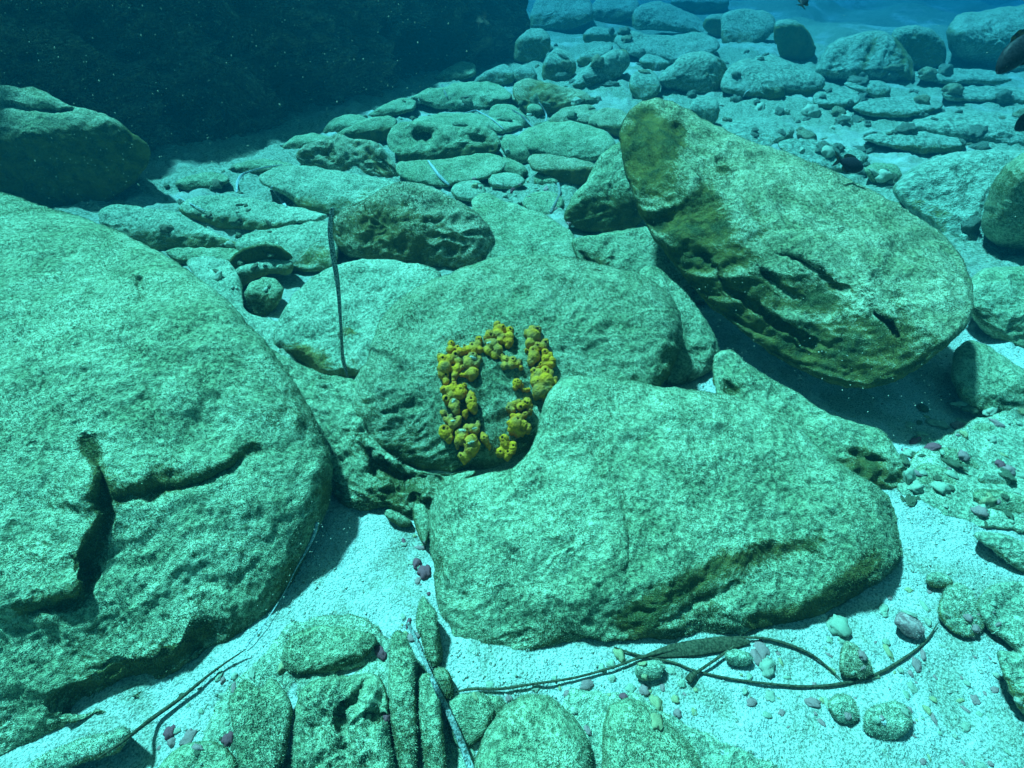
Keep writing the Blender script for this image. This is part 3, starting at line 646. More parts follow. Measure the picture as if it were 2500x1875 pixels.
# the main boulders
rock('huge pale boulder filling the left side, deeply cracked',
     [(-420, 480), (-200, 455), (0, 471), (60, 486), (113, 505), (180, 523), (237, 544), (290, 562), (339, 590), (400, 620), (452, 655), (500, 688), (542, 723), (575, 752), (600, 785), (640, 822), (667, 860), (697, 900), (723, 940), (755, 995),
      (782, 1050), (803, 1100), (812, 1150), (808, 1205), (798, 1250), (775, 1300), (748, 1356), (725, 1410), (700, 1460), (668, 1515), (633, 1562), (600, 1595), (565, 1620), (520, 1650), (475, 1678), (425, 1710), (373, 1742), (300, 1780), (226, 1808), (140, 1836), (40, 1880), (-120, 1960), (-420, 1960)],
     [bz(640, 1560, 58, 42, z=.02, al=.25), hz(610, 1400, 30, 35, .05), hz(560, 1050, 20, 20, .0), hz(420, 860, 10, 0, -.1), hz(250, 700, 1, 0, -.15), hz(700, 1000, 40, 65, .15), hz(250, 1700, 48, 10, .3)], key='left', name='boulder', cat='boulder', T=.3, rim=.07, step=6.5, rough=.55,
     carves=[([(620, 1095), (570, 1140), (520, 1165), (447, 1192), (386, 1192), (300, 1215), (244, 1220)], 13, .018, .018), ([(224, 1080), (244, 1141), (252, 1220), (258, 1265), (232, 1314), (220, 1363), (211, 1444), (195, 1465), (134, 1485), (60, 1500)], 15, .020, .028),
             ([(118, 930), (140, 1010), (165, 1045)], 10, .008), ([(330, 1180), (420, 1165), (500, 1130)], 26, .03), ([(280, 1660), (380, 1640), (500, 1560)][::-1], 12, .012, .02), ([(100, 1720), (260, 1700), (400, 1640)], 20, .03),
             ([(340, 680), (350, 740)], 10, .02)],
     spots=[(150, 1230, 60, .4), (120, 1400, 90, .4), (400, 1150, 60, .5), (600, 1450, 60, .2), (380, 790, 40, .35), (690, 1000, 60, .3), (300, 1600, 120, .25), (560, 1560, 60, .3), (170, 1650, 100, .4), (270, 1170, 25, .6), (790, 1200, 30, .5), (730, 1420, 40, .5)])
rock('domed grey boulder in the centre that carries the yellow sponges',
     [(1166, 640), (1215, 627), (1268, 623), (1320, 624), (1390, 628), (1451, 641), (1512, 657), (1573, 671), (1614, 702), (1648, 738), (1663, 780), (1668, 828), (1656, 870), (1638, 910), (1606, 950), (1530, 990), (1400, 1040), (1280, 1100), (1210, 1140), (1138, 1152), (1097, 1158), (1062, 1154), (1028, 1149), (975, 1135),
      (935, 1122), (902, 1109), (880, 1070), (865, 1027), (855, 1000), (853, 970), (862, 935), (880, 905), (896, 880), (906, 840), (920, 800), (942, 763), (965, 738), (995, 716), (1044, 687), (1101, 665)],
     [bz(1040, 1150, 60, -5, z=.03, al=.6), hz(1100, 1085, 34, 5, .15), hz(1250, 930, 20, 5, .05), hz(1300, 740, 10, 0, .0), hz(905, 950, 52, -60, .2), hz(1640, 830, 45, 60, .2)], key='sponge_rock', name='boulder', cat='boulder', mat='rock_dim', T=.3, rim=.06, step=5.5, rough=.7,
     carves=[([(1000, 985), (950, 1010)], 10, .015)],
     spots=[(1130, 940, 70, .35), (1130, 860, 50, .3), (1100, 700, 60, .3), (1300, 720, 50, .3), (1500, 730, 45, .55), (1390, 680, 40, .5), (1450, 660, 30, .4), (1560, 690, 30, .4), (1000, 760, 40, .3), (1650, 900, 60, .8), (1500, 800, 40, .35), (900, 1000, 30, .4), (1180, 930, 60, .35), (1200, 880, 50, .3), (950, 1120, 50, .4)])
rock('large flat-topped boulder in the front with dark creases along its lower side',
     [(1046, 1290), (1048, 1250), (1060, 1212), (1082, 1190), (1109, 1178), (1166, 1160), (1215, 1152), (1262, 1135), (1296, 1095), (1312, 1045), (1326, 990), (1345, 945), (1378, 920), (1410, 917), (1450, 919), (1492, 924), (1545, 930), (1600, 942), (1660, 948), (1734, 957), (1772, 963), (1803, 973), (1860, 991),
      (1909, 1015), (1966, 1060), (2015, 1105), (2050, 1130), (2088, 1157), (2130, 1180), (2172, 1210), (2195, 1250), (2210, 1305), (2204, 1350), (2178, 1395), (2145, 1422), (2109, 1444), (2065, 1470), (2027, 1493), (1990, 1512), (1958, 1525), (1920, 1536), (1885, 1543), (1803, 1558), (1740, 1566), (1681, 1570), (1600, 1580), (1573, 1574),
      (1492, 1582), (1410, 1590), (1329, 1607), (1248, 1627), (1190, 1646), (1138, 1662), (1109, 1668), (1093, 1640), (1085, 1607), (1080, 1570), (1077, 1546), (1070, 1500), (1064, 1464), (1061, 1420), (1060, 1383), (1050, 1340)],
     [bz(1500, 1590, 62, 5, z=.0, al=.55), hz(1540, 1520, 30, 5, .1), hz(1560, 1330, 16, 5, .0), hz(1600, 1100, 9, -10, .0), hz(1085, 1400, 55, -75, .2), hz(2150, 1260, 50, 65, .3), hz(1180, 1200, 32, -40, .05)], key='front_rock', name='boulder', cat='boulder', T=.25, rim=.045, step=5.5, rough=.62,
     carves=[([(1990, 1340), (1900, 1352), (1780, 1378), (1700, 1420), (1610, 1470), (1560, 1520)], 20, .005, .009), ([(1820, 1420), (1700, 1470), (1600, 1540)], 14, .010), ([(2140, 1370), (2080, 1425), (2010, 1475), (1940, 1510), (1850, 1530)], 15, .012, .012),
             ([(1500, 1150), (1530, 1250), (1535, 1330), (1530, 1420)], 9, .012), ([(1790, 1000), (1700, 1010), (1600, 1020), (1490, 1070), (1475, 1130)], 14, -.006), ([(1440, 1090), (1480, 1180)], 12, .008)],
     spots=[(1478, 1110, 25, .6), (1700, 1450, 80, .5), (1560, 1520, 60, .7), (2070, 1410, 70, .5), (1530, 1280, 22, .5), (1090, 1380, 30, .3), (1350, 1550, 60, .3), (1800, 1400, 40, .4), (1900, 1540, 60, .4), (1200, 1620, 60, .3), (1810, 1060, 30, .3), (1095, 1300, 30, .4)])
rock('flat pale rock wedged between the big front boulder and the tilted slab',
     [(1742, 900), (1744, 868), (1783, 853), (1828, 890), (1885, 926), (1946, 958), (2007, 1000), (2080, 1030), (2150, 1050), (2190, 1100), (2223, 1150), (2226, 1180), (2195, 1200), (2150, 1196), (2090, 1180), (1990, 1140), (1900, 1070), (1800, 1010), (1750, 960)],
     [bz(2180, 1200, 55, 10, al=.7), hz(2150, 1150, 16, 0, .05)], T=.15, rim=.02, rough=1.5, spots=[(2090, 1130, 50, .9), (2130, 1150, 35, .9), (1790, 950, 30, .7), (1960, 1040, 40, .5), (1900, 1010, 30, .4)], carves=[([(1760, 930), (1790, 960), (1810, 970)], 10, .03), ([(2080, 1110), (2150, 1130)], 12, .02)])
rock('great tilted slab leaning on the rubble, green and furrowed on its lower flank',
     [(1518, 372), (1513, 340), (1516, 310), (1527, 282), (1542, 264), (1556, 251), (1580, 243), (1605, 239), (1640, 247), (1661, 258), (1695, 275), (1729, 295), (1775, 318), (1820, 339), (1870, 357), (1921, 373), (1980, 395), (2034, 418), (2080, 441), (2125, 463), (2172, 488), (2215, 514), (2258, 540),
      (2294, 567), (2328, 600), (2352, 635), (2370, 680), (2378, 723), (2374, 758), (2362, 791), (2342, 815), (2317, 838), (2285, 868), (2249, 895), (2215, 917), (2181, 934), (2147, 944), (2113, 949), (2072, 946), (2034, 938), (1995, 923), (1955, 904), (1915, 882), (1876, 859), (1837, 829), (1797, 797), (1762, 771), (1729, 746), (1700, 712), (1673, 680), (1650, 650),
      (1627, 622), (1604, 592), (1582, 562), (1563, 525), (1548, 486), (1533, 440), (1520, 396)],
     [(2060, 938, .13, -45, 70, 1.15), hz(1890, 690, 36, -35, .6), hz(1960, 600, 13, 20, -.05)], key='slab', name='rock_slab', cat='rock slab', T=.14, rim=.035, step=5.5, rough=.65, mat='rock_green',
     strata=((-.45, -.35, .8), 40, .022),
     carves=[([(2110, 720), (2030, 700), (1960, 640), (1880, 620)], 9, .022), ([(2200, 840), (2180, 800), (2140, 770), (2120, 740)], 9, .02), ([(1700, 610), (1780, 700), (1900, 790), (2000, 850)], 9, .02), ([(1840, 640), (1900, 700), (1980, 740)], 9, .02), ([(1640, 300), (1660, 340), (1690, 360)], 10, .02), ([(1770, 400), (1790, 425)], 12, .03), ([(1660, 310), (1670, 320)], 9, .03)],
     spots=[(1570, 290, 60, 1.1), (1590, 380, 70, 1.1), (1620, 340, 60, .6), (1640, 470, 70, .9), (1680, 560, 60, .6), (1700, 580, 60, .6), (1780, 640, 60, .5), (1860, 660, 50, .4), (1770, 410, 25, .9), (2180, 820, 50, .6), (1950, 660, 40, .4), (1660, 310, 20, .8), (1900, 560, 30, .35), (2060, 560, 25, .3), (1740, 360, 30, .4), (1640, 350, 40, .5), (1720, 500, 50, .4), (2240, 640, 20, .4)])

rock('silted saddle of rock filling the dip beside the left boulder',
     [(455, 640), (500, 625), (560, 640), (590, 690), (600, 760), (690, 790), (720, 850), (740, 960), (700, 980), (640, 900), (560, 790), (490, 700)], [bz(640, 870, 16, z=.03, al=.1), hz(600, 760, 5)], T=.15, rim=.03, mat='rock_pale', rough=1.6)
for lb_, ol_, ctr_ in (('dim low rock in the shade under the dark wall, nearest the left', [(430, 452), (450, 432), (500, 420), (550, 426), (560, 444), (520, 462), (460, 466)], (500, 466)),
                       ('dim flat rock in the shade, left of the arching pale leaf', [(560, 420), (580, 398), (640, 388), (700, 396), (716, 412), (660, 424), (600, 430)], (640, 428)),
                       ('dim rounded rock in the shade above the pitted brown rock', [(690, 362), (712, 336), (750, 326), (800, 332), (806, 350), (770, 362), (720, 370)], (750, 368)),
                       ('dim mound in the shade left of the tongue-shaped stone', [(786, 326), (806, 296), (846, 280), (890, 284), (900, 300), (850, 320), (810, 332)], (845, 328)),
                       ('dim long rock in the shade left of the long domed rock', [(900, 282), (930, 258), (980, 240), (1016, 246), (1010, 268), (960, 284), (920, 290)], (960, 288)),
                       ('dim leaning rock in the shade above the low wedge', [(1060, 190), (1090, 168), (1130, 150), (1160, 158), (1158, 184), (1110, 202), (1076, 204)], (1110, 202))):
    rock(lb_, ol_, [bz(ctr_[0], ctr_[1], 55), hz(ctr_[0], ctr_[1] - 24, 14)], mat='rock', T=.2, step=5)
sheet = dict(T=.05, rim=.012, mat='rock_pale', rough=.55, jag=7)
rock('low rough bedrock showing between the loose stones at the lower left',
     [(470, 1930), (500, 1790), (540, 1700), (590, 1640), (650, 1590), (700, 1530), (800, 1500), (900, 1510), (945, 1560), (1010, 1600), (1060, 1660), (1110, 1720), (1130, 1930)], [(800, 1930, -.004, 0, 1, .2)],
     carves=[([(720, 1660), (712, 1760), (700, 1850)], 9, .02), ([(800, 1650), (860, 1640), (900, 1620)], 8, .02)], **sheet)
rock('low rough bedrock under the pebbles between the two rounded cobbles', [(1380, 1700), (1460, 1690), (1560, 1700), (1660, 1760), (1760, 1800), (1900, 1870), (1900, 1960), (1380, 1960)], [(1600, 1930, -.002, 0, 1, .1)], **sheet)
rock('low rough bedrock beneath the right-hand rubble', [(2190, 1190), (2220, 1120), (2300, 1070), (2400, 1020), (2560, 1000), (2620, 1300), (2480, 1300), (2380, 1280), (2290, 1250)], [(2380, 1240, .01, 0, 4, .2)], **sheet)
# near stones along the bottom
near = dict(T=.06, rim=.012, mat='rock')
rock('long finger of stone standing left of its thinner twin', [(951, 1590), (956, 1555), (971, 1540), (990, 1550), (1003, 1580), (1012, 1607), (1014, 1688), (1020, 1770), (1020, 1850), (1010, 1900), (985, 1900), (968, 1859), (957, 1770), (948, 1668)],
     [bz(985, 1890, 30, 0, z=.03), hz(985, 1700, 10), hz(1005, 1700, 55, 75, .5), hz(958, 1700, 40, -75)], **near)
rock('second long finger of stone, right of the first', [(1020, 1690), (1022, 1656), (1042, 1642), (1062, 1656), (1074, 1700), (1080, 1760), (1086, 1820), (1090, 1900), (1046, 1900), (1032, 1810), (1023, 1750)],
     [bz(1060, 1890, 30, 0, z=.035), hz(1055, 1750, 10), hz(1078, 1750, 55, 80, .4), hz(1030, 1750, 45, -80)], **near)
rock('thin pointed shard of stone leaning on the front boulder', [(1016, 1500), (1022, 1475), (1034, 1456), (1048, 1474), (1062, 1490), (1074, 1546), (1079, 1607), (1060, 1632), (1040, 1600), (1028, 1560), (1017, 1535)],
     [bz(1045, 1625, 35, -20, z=.02), hz(1045, 1540, 25, -30), hz(1062, 1540, 60, 70, .6)], **near)
rock('stubby brown-tinged stone at the lower left corner of the front boulder', [(1056, 1650), (1062, 1632), (1085, 1628), (1100, 1645), (1108, 1675), (1104, 1705), (1084, 1712), (1066, 1692)], [bz(1085, 1712, 50, 0, z=.01, al=.7), hz(1085, 1665, 15, 0, .5)], **near)
rock('grey cobble below the left tip of the front boulder', [(1090, 1740), (1100, 1712), (1122, 1696), (1166, 1690), (1200, 1708), (1206, 1745), (1180, 1800), (1130, 1830), (1100, 1800)], [bz(1150, 1830, 40), hz(1145, 1750, 12)], **near)
rock('small dark-sided cobble tucked beside the grey one', [(1176, 1716), (1190, 1698), (1220, 1700), (1236, 1716), (1226, 1750), (1204, 1772), (1184, 1752)], [bz(1206, 1772, 50, 0, al=.5), hz(1206, 1725, 15)], **near)
rock('big smooth oval cobble at the middle of the lower edge', [(1150, 1900), (1166, 1835), (1191, 1778), (1231, 1726), (1280, 1698), (1337, 1698), (1378, 1729), (1418, 1770), (1439, 1818), (1446, 1892), (1440, 1960), (1180, 1960)],
     [bz(1300, 1960, 20, 0, z=.06), hz(1300, 1860, 6), hz(1300, 1760, 8, 180)], T=.1, rim=.04, rough=.6)
rock('low silted stone right of the big oval cobble', [(1470, 1850), (1474, 1762), (1490, 1722), (1530, 1706), (1573, 1718), (1634, 1766), (1690, 1825), (1725, 1900), (1700, 1960), (1490, 1960)], [bz(1590, 1960, 16, z=.03), hz(1590, 1840, 6), hz(1590, 1760, 8, 180)], T=.08, rim=.03, rough=.7)
rock('square-edged block with a straight dark crack below it', [(688, 1600), (705, 1562), (740, 1540), (790, 1528), (860, 1536), (912, 1550), (920, 1566), (898, 1599), (869, 1627), (800, 1642), (730, 1648), (696, 1634)], [bz(810, 1646, 60, 15, z=.0, al=.5), hz(800, 1615, 12, 0, .05)], **near)
rock('angular slab with a bright upper edge beside the shaded hollow', [(558, 1720), (562, 1702), (582, 1676), (600, 1662), (635, 1680), (650, 1664), (667, 1656), (690, 1682), (708, 1709), (714, 1753), (704, 1810), (686, 1867), (640, 1900), (590, 1890), (572, 1800)], [bz(640, 1900, 25, 10, z=.05, al=.2), hz(640, 1770, 10), hz(704, 1760, 62, 75, .5)], **near)
rock('wide lumpy rock right of the angular slab, cut by the lower edge', [(722, 1720), (740, 1680), (790, 1652), (860, 1650), (918, 1646), (944, 1690), (950, 1780), (962, 1900), (930, 1960), (740, 1960), (716, 1860), (716, 1780)],
     [bz(840, 1960, 20, 0, z=.05, al=.2), hz(840, 1800, 8)], T=.08, rim=.02, rough=2.4, carves=[([(830, 1800), (835, 1740), (870, 1700), (900, 1660)], 8, .02), ([(900, 1740), (940, 1760)], 8, .02)])
rock('low mossy stone in the lower left beside the maroon pebbles', [(370, 1900), (420, 1836), (480, 1810), (540, 1816), (572, 1852), (580, 1900), (560, 1950), (380, 1950)], [bz(480, 1940, 25, 0, z=.03), hz(480, 1860, 10)], mat='rock', T=.06, rim=.02)
rock('smooth tapered stone lying along the foot of the left boulder', [(66, 1880), (100, 1845), (142, 1826), (203, 1802), (260, 1786), (301, 1776), (322, 1792), (300, 1826), (285, 1842), (203, 1862), (150, 1890), (90, 1910)], [bz(200, 1885, 50, 15, z=.03), hz(200, 1845, 12)], mat='rock_pale', T=.06, rim=.015)
rock('rounded yellowish cobble alone on the bright sand', [(2260, 1420), (2266, 1402), (2290, 1398), (2320, 1410), (2326, 1428), (2300, 1438), (2275, 1434)], [bz(2292, 1438, 60, 0, al=.6), hz(2290, 1416, 10)], mat='rock_pale', T=.03, rim=.012)
rock('flat squarish cobble right of the pink oval stone', [(2290, 1500), (2294, 1470), (2306, 1440), (2340, 1424), (2366, 1440), (2388, 1480), (2402, 1525), (2380, 1552), (2350, 1556), (2312, 1534)], [bz(2350, 1556, 35, -20), hz(2345, 1490, 8)], **dict(near, mat='rock_pale', rough=1.5, T=.04))
rock('yellow-grey triangular cobble above the right end of the bent stalk', [(2050, 1640), (2050, 1600), (2066, 1566), (2090, 1574), (2112, 1600), (2132, 1632), (2110, 1656), (2076, 1656)], [bz(2090, 1656, 45, 0, al=.2), hz(2090, 1610, 10)], mat='rock_brown', T=.04, rim=.01)
rock('smooth round green-grey pebble by the end of the crossed twig', [(1770, 1606), (1774, 1592), (1802, 1586), (1830, 1594), (1838, 1612), (1826, 1628), (1800, 1632), (1780, 1624)], [bz(1804, 1632, 60, 0, al=-.3), hz(1804, 1606, 6)], name='pebble', cat='pebble', mat='rock_pale', T=.02, rim=.014, rough=.3)
rock('flat oval grey pebble left of the crossed twig', [(1548, 1636), (1556, 1620), (1585, 1610), (1614, 1614), (1626, 1630), (1612, 1652), (1582, 1664), (1558, 1656)], [bz(1585, 1664, 50, 0, al=-.3), hz(1585, 1632, 5)], name='pebble', cat='pebble', mat='rock_pale', T=.02, rim=.012, rough=.3)
rock('pinkish oval stone near the lower right, dark underneath', [(2184, 1520), (2190, 1500), (2206, 1492), (2235, 1502), (2256, 1530), (2258, 1552), (2236, 1560), (2206, 1548)], [bz(2225, 1560, 60, -10), hz(2225, 1530, 8)], name='stone', cat='stone', mat='pebble_pink', T=.03, rim=.01, rough=.4)
rock('smooth disc-shaped stone with a white edge near the bottom right', [(2110, 1780), (2112, 1740), (2140, 1722), (2190, 1712), (2226, 1740), (2224, 1776), (2200, 1800), (2170, 1812), (2135, 1804)], [bz(2170, 1812, 50, 0, al=-.2), hz(2165, 1770, 5)], mat='rock_pale', T=.03, rim=.012, rough=.4)
rock('grey cobble directly left of the disc-shaped stone', [(2022, 1716), (2040, 1696), (2066, 1694), (2090, 1716), (2096, 1750), (2080, 1770), (2052, 1768), (2032, 1744)], [bz(2060, 1770, 45, 0, al=.1), hz(2060, 1730, 8)], **dict(near, mat='rock_pale', rough=1.5, T=.04))
rock('long stone pointing left out of the right edge', [(2376, 1308), (2400, 1296), (2440, 1302), (2500, 1322), (2620, 1360), (2620, 1440), (2500, 1400), (2450, 1366), (2410, 1336)], [bz(2470, 1395, 55, -15, al=.4), hz(2450, 1340, 10)], **dict(near, mat='rock_pale', rough=1.5, T=.04))
rock('broad flat rock at the right edge with sand on top', [(2380, 1480), (2420, 1430), (2500, 1420), (2640, 1440), (2640, 1640), (2540, 1640), (2470, 1580), (2410, 1530)], [bz(2480, 1600, 35, -25, al=.2), hz(2480, 1510, 8)], **dict(near, mat='rock_pale', rough=1.5, T=.04))
rock('dark-edged stone in the lower right corner', [(2434, 1592), (2470, 1590), (2540, 1610), (2660, 1700), (2660, 1820), (2540, 1790), (2480, 1720), (2450, 1650)], [bz(2490, 1760, 60, -30, al=.6), hz(2530, 1690, 8)], **dict(near, mat='rock_pale', rough=1.5, T=.04))
rock('grey oblong cobble in the rubble below the slab shadow', [(2292, 1100), (2306, 1092), (2340, 1098), (2375, 1122), (2404, 1150), (2398, 1164), (2370, 1162), (2330, 1142), (2304, 1120)], [bz(2350, 1158, 60, -10, al=.4), hz(2350, 1126, 10)], **near)
rock('larger grey cobble right of the oblong one', [(2386, 1172), (2400, 1150), (2440, 1146), (2470, 1166), (2468, 1190), (2436, 1200), (2402, 1192)], [bz(2430, 1200, 50), hz(2430, 1170, 10)], **dict(near, mat='rock_pale', rough=1.5, T=.04))
rock('dark-ended cobble against the right edge, below the rubble', [(2376, 1206), (2400, 1194), (2450, 1200), (2540, 1230), (2560, 1290), (2480, 1264), (2420, 1250), (2386, 1230)], [bz(2450, 1262, 55, -10, al=.4), hz(2450, 1225, 10)], **near)
rock('blocky stone with brown patches in the upper rubble', [(2368, 1060), (2376, 1036), (2410, 1030), (2450, 1044), (2462, 1074), (2436, 1088), (2398, 1080)], [bz(2420, 1086, 50, 0, al=.5), hz(2420, 1056, 12)], **near)
rock('flat cobble half buried left of the oblong one', [(2200, 1180), (2220, 1150), (2260, 1130), (2310, 1140), (2340, 1170), (2330, 1200), (2280, 1220), (2230, 1215)], [bz(2270, 1220, 22, al=.1), hz(2270, 1170, 6)], **near)
rock('brown plate of debris where the slab meets the flat pale rock', [(1742, 935), (1750, 905), (1780, 900), (1800, 925), (1822, 950), (1812, 975), (1780, 968)], [bz(1785, 972, 40, 0, z=.05, al=1), hz(1785, 930, 15, 0, .8)], mat='rock_brown', T=.04, rim=.01)
rock('small upright stone at the top of the sand hollow', [(1008, 1262), (1012, 1236), (1030, 1228), (1046, 1250), (1050, 1300), (1040, 1330), (1022, 1310)], [bz(1032, 1330, 40, -30, z=.01), hz(1032, 1270, 20)], **near)
rock('flat shell-like stone at the top of the sand hollow', [(942, 1262), (944, 1246), (970, 1250), (1000, 1268), (1006, 1284), (975, 1284)], [bz(975, 1284, 50), hz(975, 1264, 8)], **near)

# ------------------------------------------------------------------ resting things on what is built
BV = BVHTree.FromPolygons([tuple(p) for p in np.vstack(HIT_V).tolist()], [tuple(map(int, f)) for f in np.vstack(HIT_F).tolist()])
def hit(u, v):
    r = rays([(u, v)])[0]; d = Vector(r).normalized()
    h = BV.ray_cast(Vector(C0), d)
    if h[0] is None: return Vector(gz(u, v)), Vector((0, 0, 1)), 3.0
    n = h[1] if h[1].dot(d) < 0 else -h[1]
    return h[0], n, (h[0] - Vector(C0)).dot(Vector(FW))

# ------------------------------------------------------------------ yellow sponges
def blob(bm, c, r, sc=(1, 1, 1)):
    mt = Matrix.Translation(c) @ Matrix.Diagonal((sc[0], sc[1], sc[2], 1))
    bmesh.ops.create_icosphere(bm, subdivisions=3, radius=r, matrix=mt)
def sponge(label, lobes, holes, torn=(), grey=0.2):
    bm = bmesh.new(); pos = []
    for (x, y, r) in lobes:
        u, v = 1040 + x / 4.253, 760 + y / 4.253
        t0, _, rr = facet_t([(u, v)], SURF['sponge_rock'], 0.03)
        rm = r / 4.253 / F * t0[0]
        n = -Vector(rr[0]).normalized() * 0.55 + Vector((0.0, -0.05, 0.85)); n.normalize()
        Sp = Vector(C0 + rr[0] * t0[0])
        lift = 0.010 + rm * 0.75
        c = Vector(C0 + rr[0] * (t0[0] - lift))
        rm *= 1.02; blob(bm, c, rm)
        for k in range(1, 5):
            blob(bm, c - n * (lift + 0.012) * k / 4, rm * (0.96 - 0.09 * k))
        pos.append((c, rm))
    for i in range(len(pos)):                       # necks where lobes nearly touch
        for j in range(i):
            a, ra = pos[i]; b, rb = pos[j]; d = (a - b).length
            if d < (ra + rb) * 1.15:
                blob(bm, (a + b) / 2 - Vector((0, 0, .25 * min(ra, rb))), min(ra, rb) * 0.78)
    me = bpy.data.meshes.new('sponge'); bm.to_mesh(me); bm.free()
    tmp = bpy.data.objects.new('sponge_tmp', me); COL.objects.link(tmp)
    md = tmp.modifiers.new('r', 'REMESH'); md.mode = 'VOXEL'; md.voxel_size = 0.0017
    ms = tmp.modifiers.new('s', 'SMOOTH'); ms.iterations = 9; ms.factor = 0.6
    dg = bpy.context.evaluated_depsgraph_get(); dg.update()
    m2 = bpy.data.meshes.new_from_object(tmp.evaluated_get(dg))
    bpy.data.objects.remove(tmp)
    V = np.zeros(len(m2.vertices) * 3); m2.vertices.foreach_get('co', V); V = V.reshape(-1, 3)
    Nn = np.zeros(len(V) * 3); m2.vertices.foreach_get('normal', Nn); Nn = Nn.reshape(-1, 3)
    V = V + Nn * (0.0020 * perlin(V * 75) + 0.0013 * perlin(V * 170 + 4) + 0.0008 * perlin(V * 340 + 9))[:, None]
    faces = [tuple(p.vertices) for p in m2.polygons]
    bv = BVHTree.FromPolygons([tuple(p) for p in V.tolist()], faces)
    found = []
    for (x, y, r) in holes:
        u, v = 1040 + x / 4.253, 760 + y / 4.253
        d = Vector(rays([(u, v)])[0]).normalized(); h = bv.ray_cast(Vector(C0), d)
        if h[0] is None: continue
        rm = r / 4.253 / F * (h[0] - Vector(C0)).dot(Vector(FW))
        found.append((h[0], h[1], rm * 1.1))
    for p, n, rm in found:                          # raised lip with a sunken mouth
        dd = np.linalg.norm(V - np.array(p), axis=1) / (rm * 1.35)
        V = V - np.outer(np.exp(-dd ** 2 * 1.6) * rm * 1.1 - np.exp(-(dd - 1.4) ** 2 * 4) * rm * 0.35, np.array(n))
    base = Vector((float(V[:, 0].mean()), float(V[:, 1].mean()), float(V[:, 2].min())))
    al = np.clip(grey + 0.9 * perlin(V * 28 + 3), 0, 1)
    for (x, y, r) in torn:
        u, v = 1040 + x / 4.253, 760 + y / 4.253
        P = V - C0; ax = P @ FW; px = 1250 + F * (P @ RT) / ax; py = 937.5 - F * (P @ UP) / ax
        al = np.maximum(al, np.exp(-(((px - u) ** 2 + (py - v) ** 2) / (r / 4.253 * 1.3) ** 2)))
    o = mesh_obj('sponge', V, faces, 'sponge', loc=np.array(base), attr=al)
    tag(o, label, 'sponge', 'yellow tube sponges in an open ring on the centre boulder', 'thing')
    inv = Matrix.Translation(-base)
    for p, n, rm in found:
        bm = bmesh.new(); q = n.to_track_quat('Z', 'Y').to_matrix().to_4x4()
        # a shallow cup: rim ring and sunken floor
        seg = 12; rings = [(1.0, -0.25), (0.8, -0.45), (0.5, -0.9), (0.01, -1.0)]; vs = []
        for k, (rr_, hh) in enumerate(rings):
            vs.append([bm.verts.new(Vector((math.cos(2 * math.pi * s / seg) * rr_ * rm * random.uniform(.93, 1.05), math.sin(2 * math.pi * s / seg) * rr_ * rm, hh * rm * .8))) for s in range(seg)])
        for k in range(len(vs) - 1):
            for s in range(seg): bm.faces.new((vs[k][s], vs[k][(s + 1) % seg], vs[k + 1][(s + 1) % seg], vs[k + 1][s]))
        mm = bpy.data.meshes.new('osculum'); bm.to_mesh(mm); bm.free(); mm.materials.append(MATS['osculum_dark'])
        ob = bpy.data.objects.new('osculum', mm); COL.objects.link(ob); ob.parent = o
        ob.matrix_local = Matrix.Translation(p - base + n * rm * 0.12) @ q
    for (x, y, r) in torn:                          # torn, pale tops
        r *= .72
        u, v = 1040 + x / 4.253, 760 + y / 4.253
        d = Vector(rays([(u, v)])[0]).normalized()
        seg, nr = 14, 4; Pv = []; ok = True
        for k in range(nr + 1):
            for s in range(seg):
                a = 2 * math.pi * s / seg; rr_ = r / 4.253 * k / nr * (0.75 + 0.35 * math.sin(a * 2 + x) + .12 * math.sin(a * 5 + y))
                h = bv.ray_cast(Vector(C0), Vector(rays([(u + rr_ * math.cos(a), v + 0.6 * rr_ * math.sin(a))])[0]).normalized())
                if h[0] is None: ok = False; break
                Pv.append(h[0] + h[1] * (0.0002 + 0.0022 * (1 - (k / nr) ** 2) * (.6 + .5 * math.sin(7 * a + k))) - base)
            if not ok: break
        if not ok: continue
        fs = [(k * seg + s, k * seg + (s + 1) % seg, (k + 1) * seg + (s + 1) % seg, (k + 1) * seg + s) for k in range(nr) for s in range(seg)]
        ob = mesh_obj('torn_top', [tuple(p) for p in Pv], fs, 'torn_flesh', parent=o)
    n0 = sum(len(v) for v in HIT_V)
    return o

sponge('sponge cluster at the upper left corner of the ring, tallest on the left side',
       [(150, 465, 36), (175, 500, 56), (305, 450, 40), (240, 500, 56), (190, 580, 72), (150, 600, 40), (205, 665, 38), (170, 655, 45), (205, 725, 38), (320, 600, 45), (300, 660, 40), (378, 580, 28), (340, 520, 40), (290, 710, 24)],
       [(175, 480, 11), (308, 442, 13), (205, 655, 10), (382, 572, 8), (135, 450, 7)])
sponge('pointed sponge lobes rising behind the upper left cluster',
       [(262, 335, 36), (250, 395, 42), (325, 375, 28), (355, 420, 42), (400, 365, 24), (395, 410, 35)], [(265, 323, 8), (328, 366, 8), (400, 350, 9)])
sponge('row of small sponge knobs along the top left of the arch',
       [(480, 350, 32), (440, 395, 42), (550, 292, 38), (535, 345, 42), (500, 400, 46), (560, 400, 40)], [(478, 343, 10), (550, 285, 8), (575, 280, 6)], grey=.1)
sponge('broad ragged sponge with a torn greyish top under the arch', [(480, 485, 62), (450, 540, 60), (545, 500, 40), (520, 550, 45), (420, 500, 40)], [(490, 440, 10)], [(490, 480, 60)], grey=.7)
sponge('single round sponge knob inside the upper left of the ring', [(485, 640, 62), (510, 625, 42), (470, 690, 35), (440, 650, 40), (360, 660, 22), (400, 655, 22)], [(525, 628, 6), (500, 610, 5)], grey=.15)
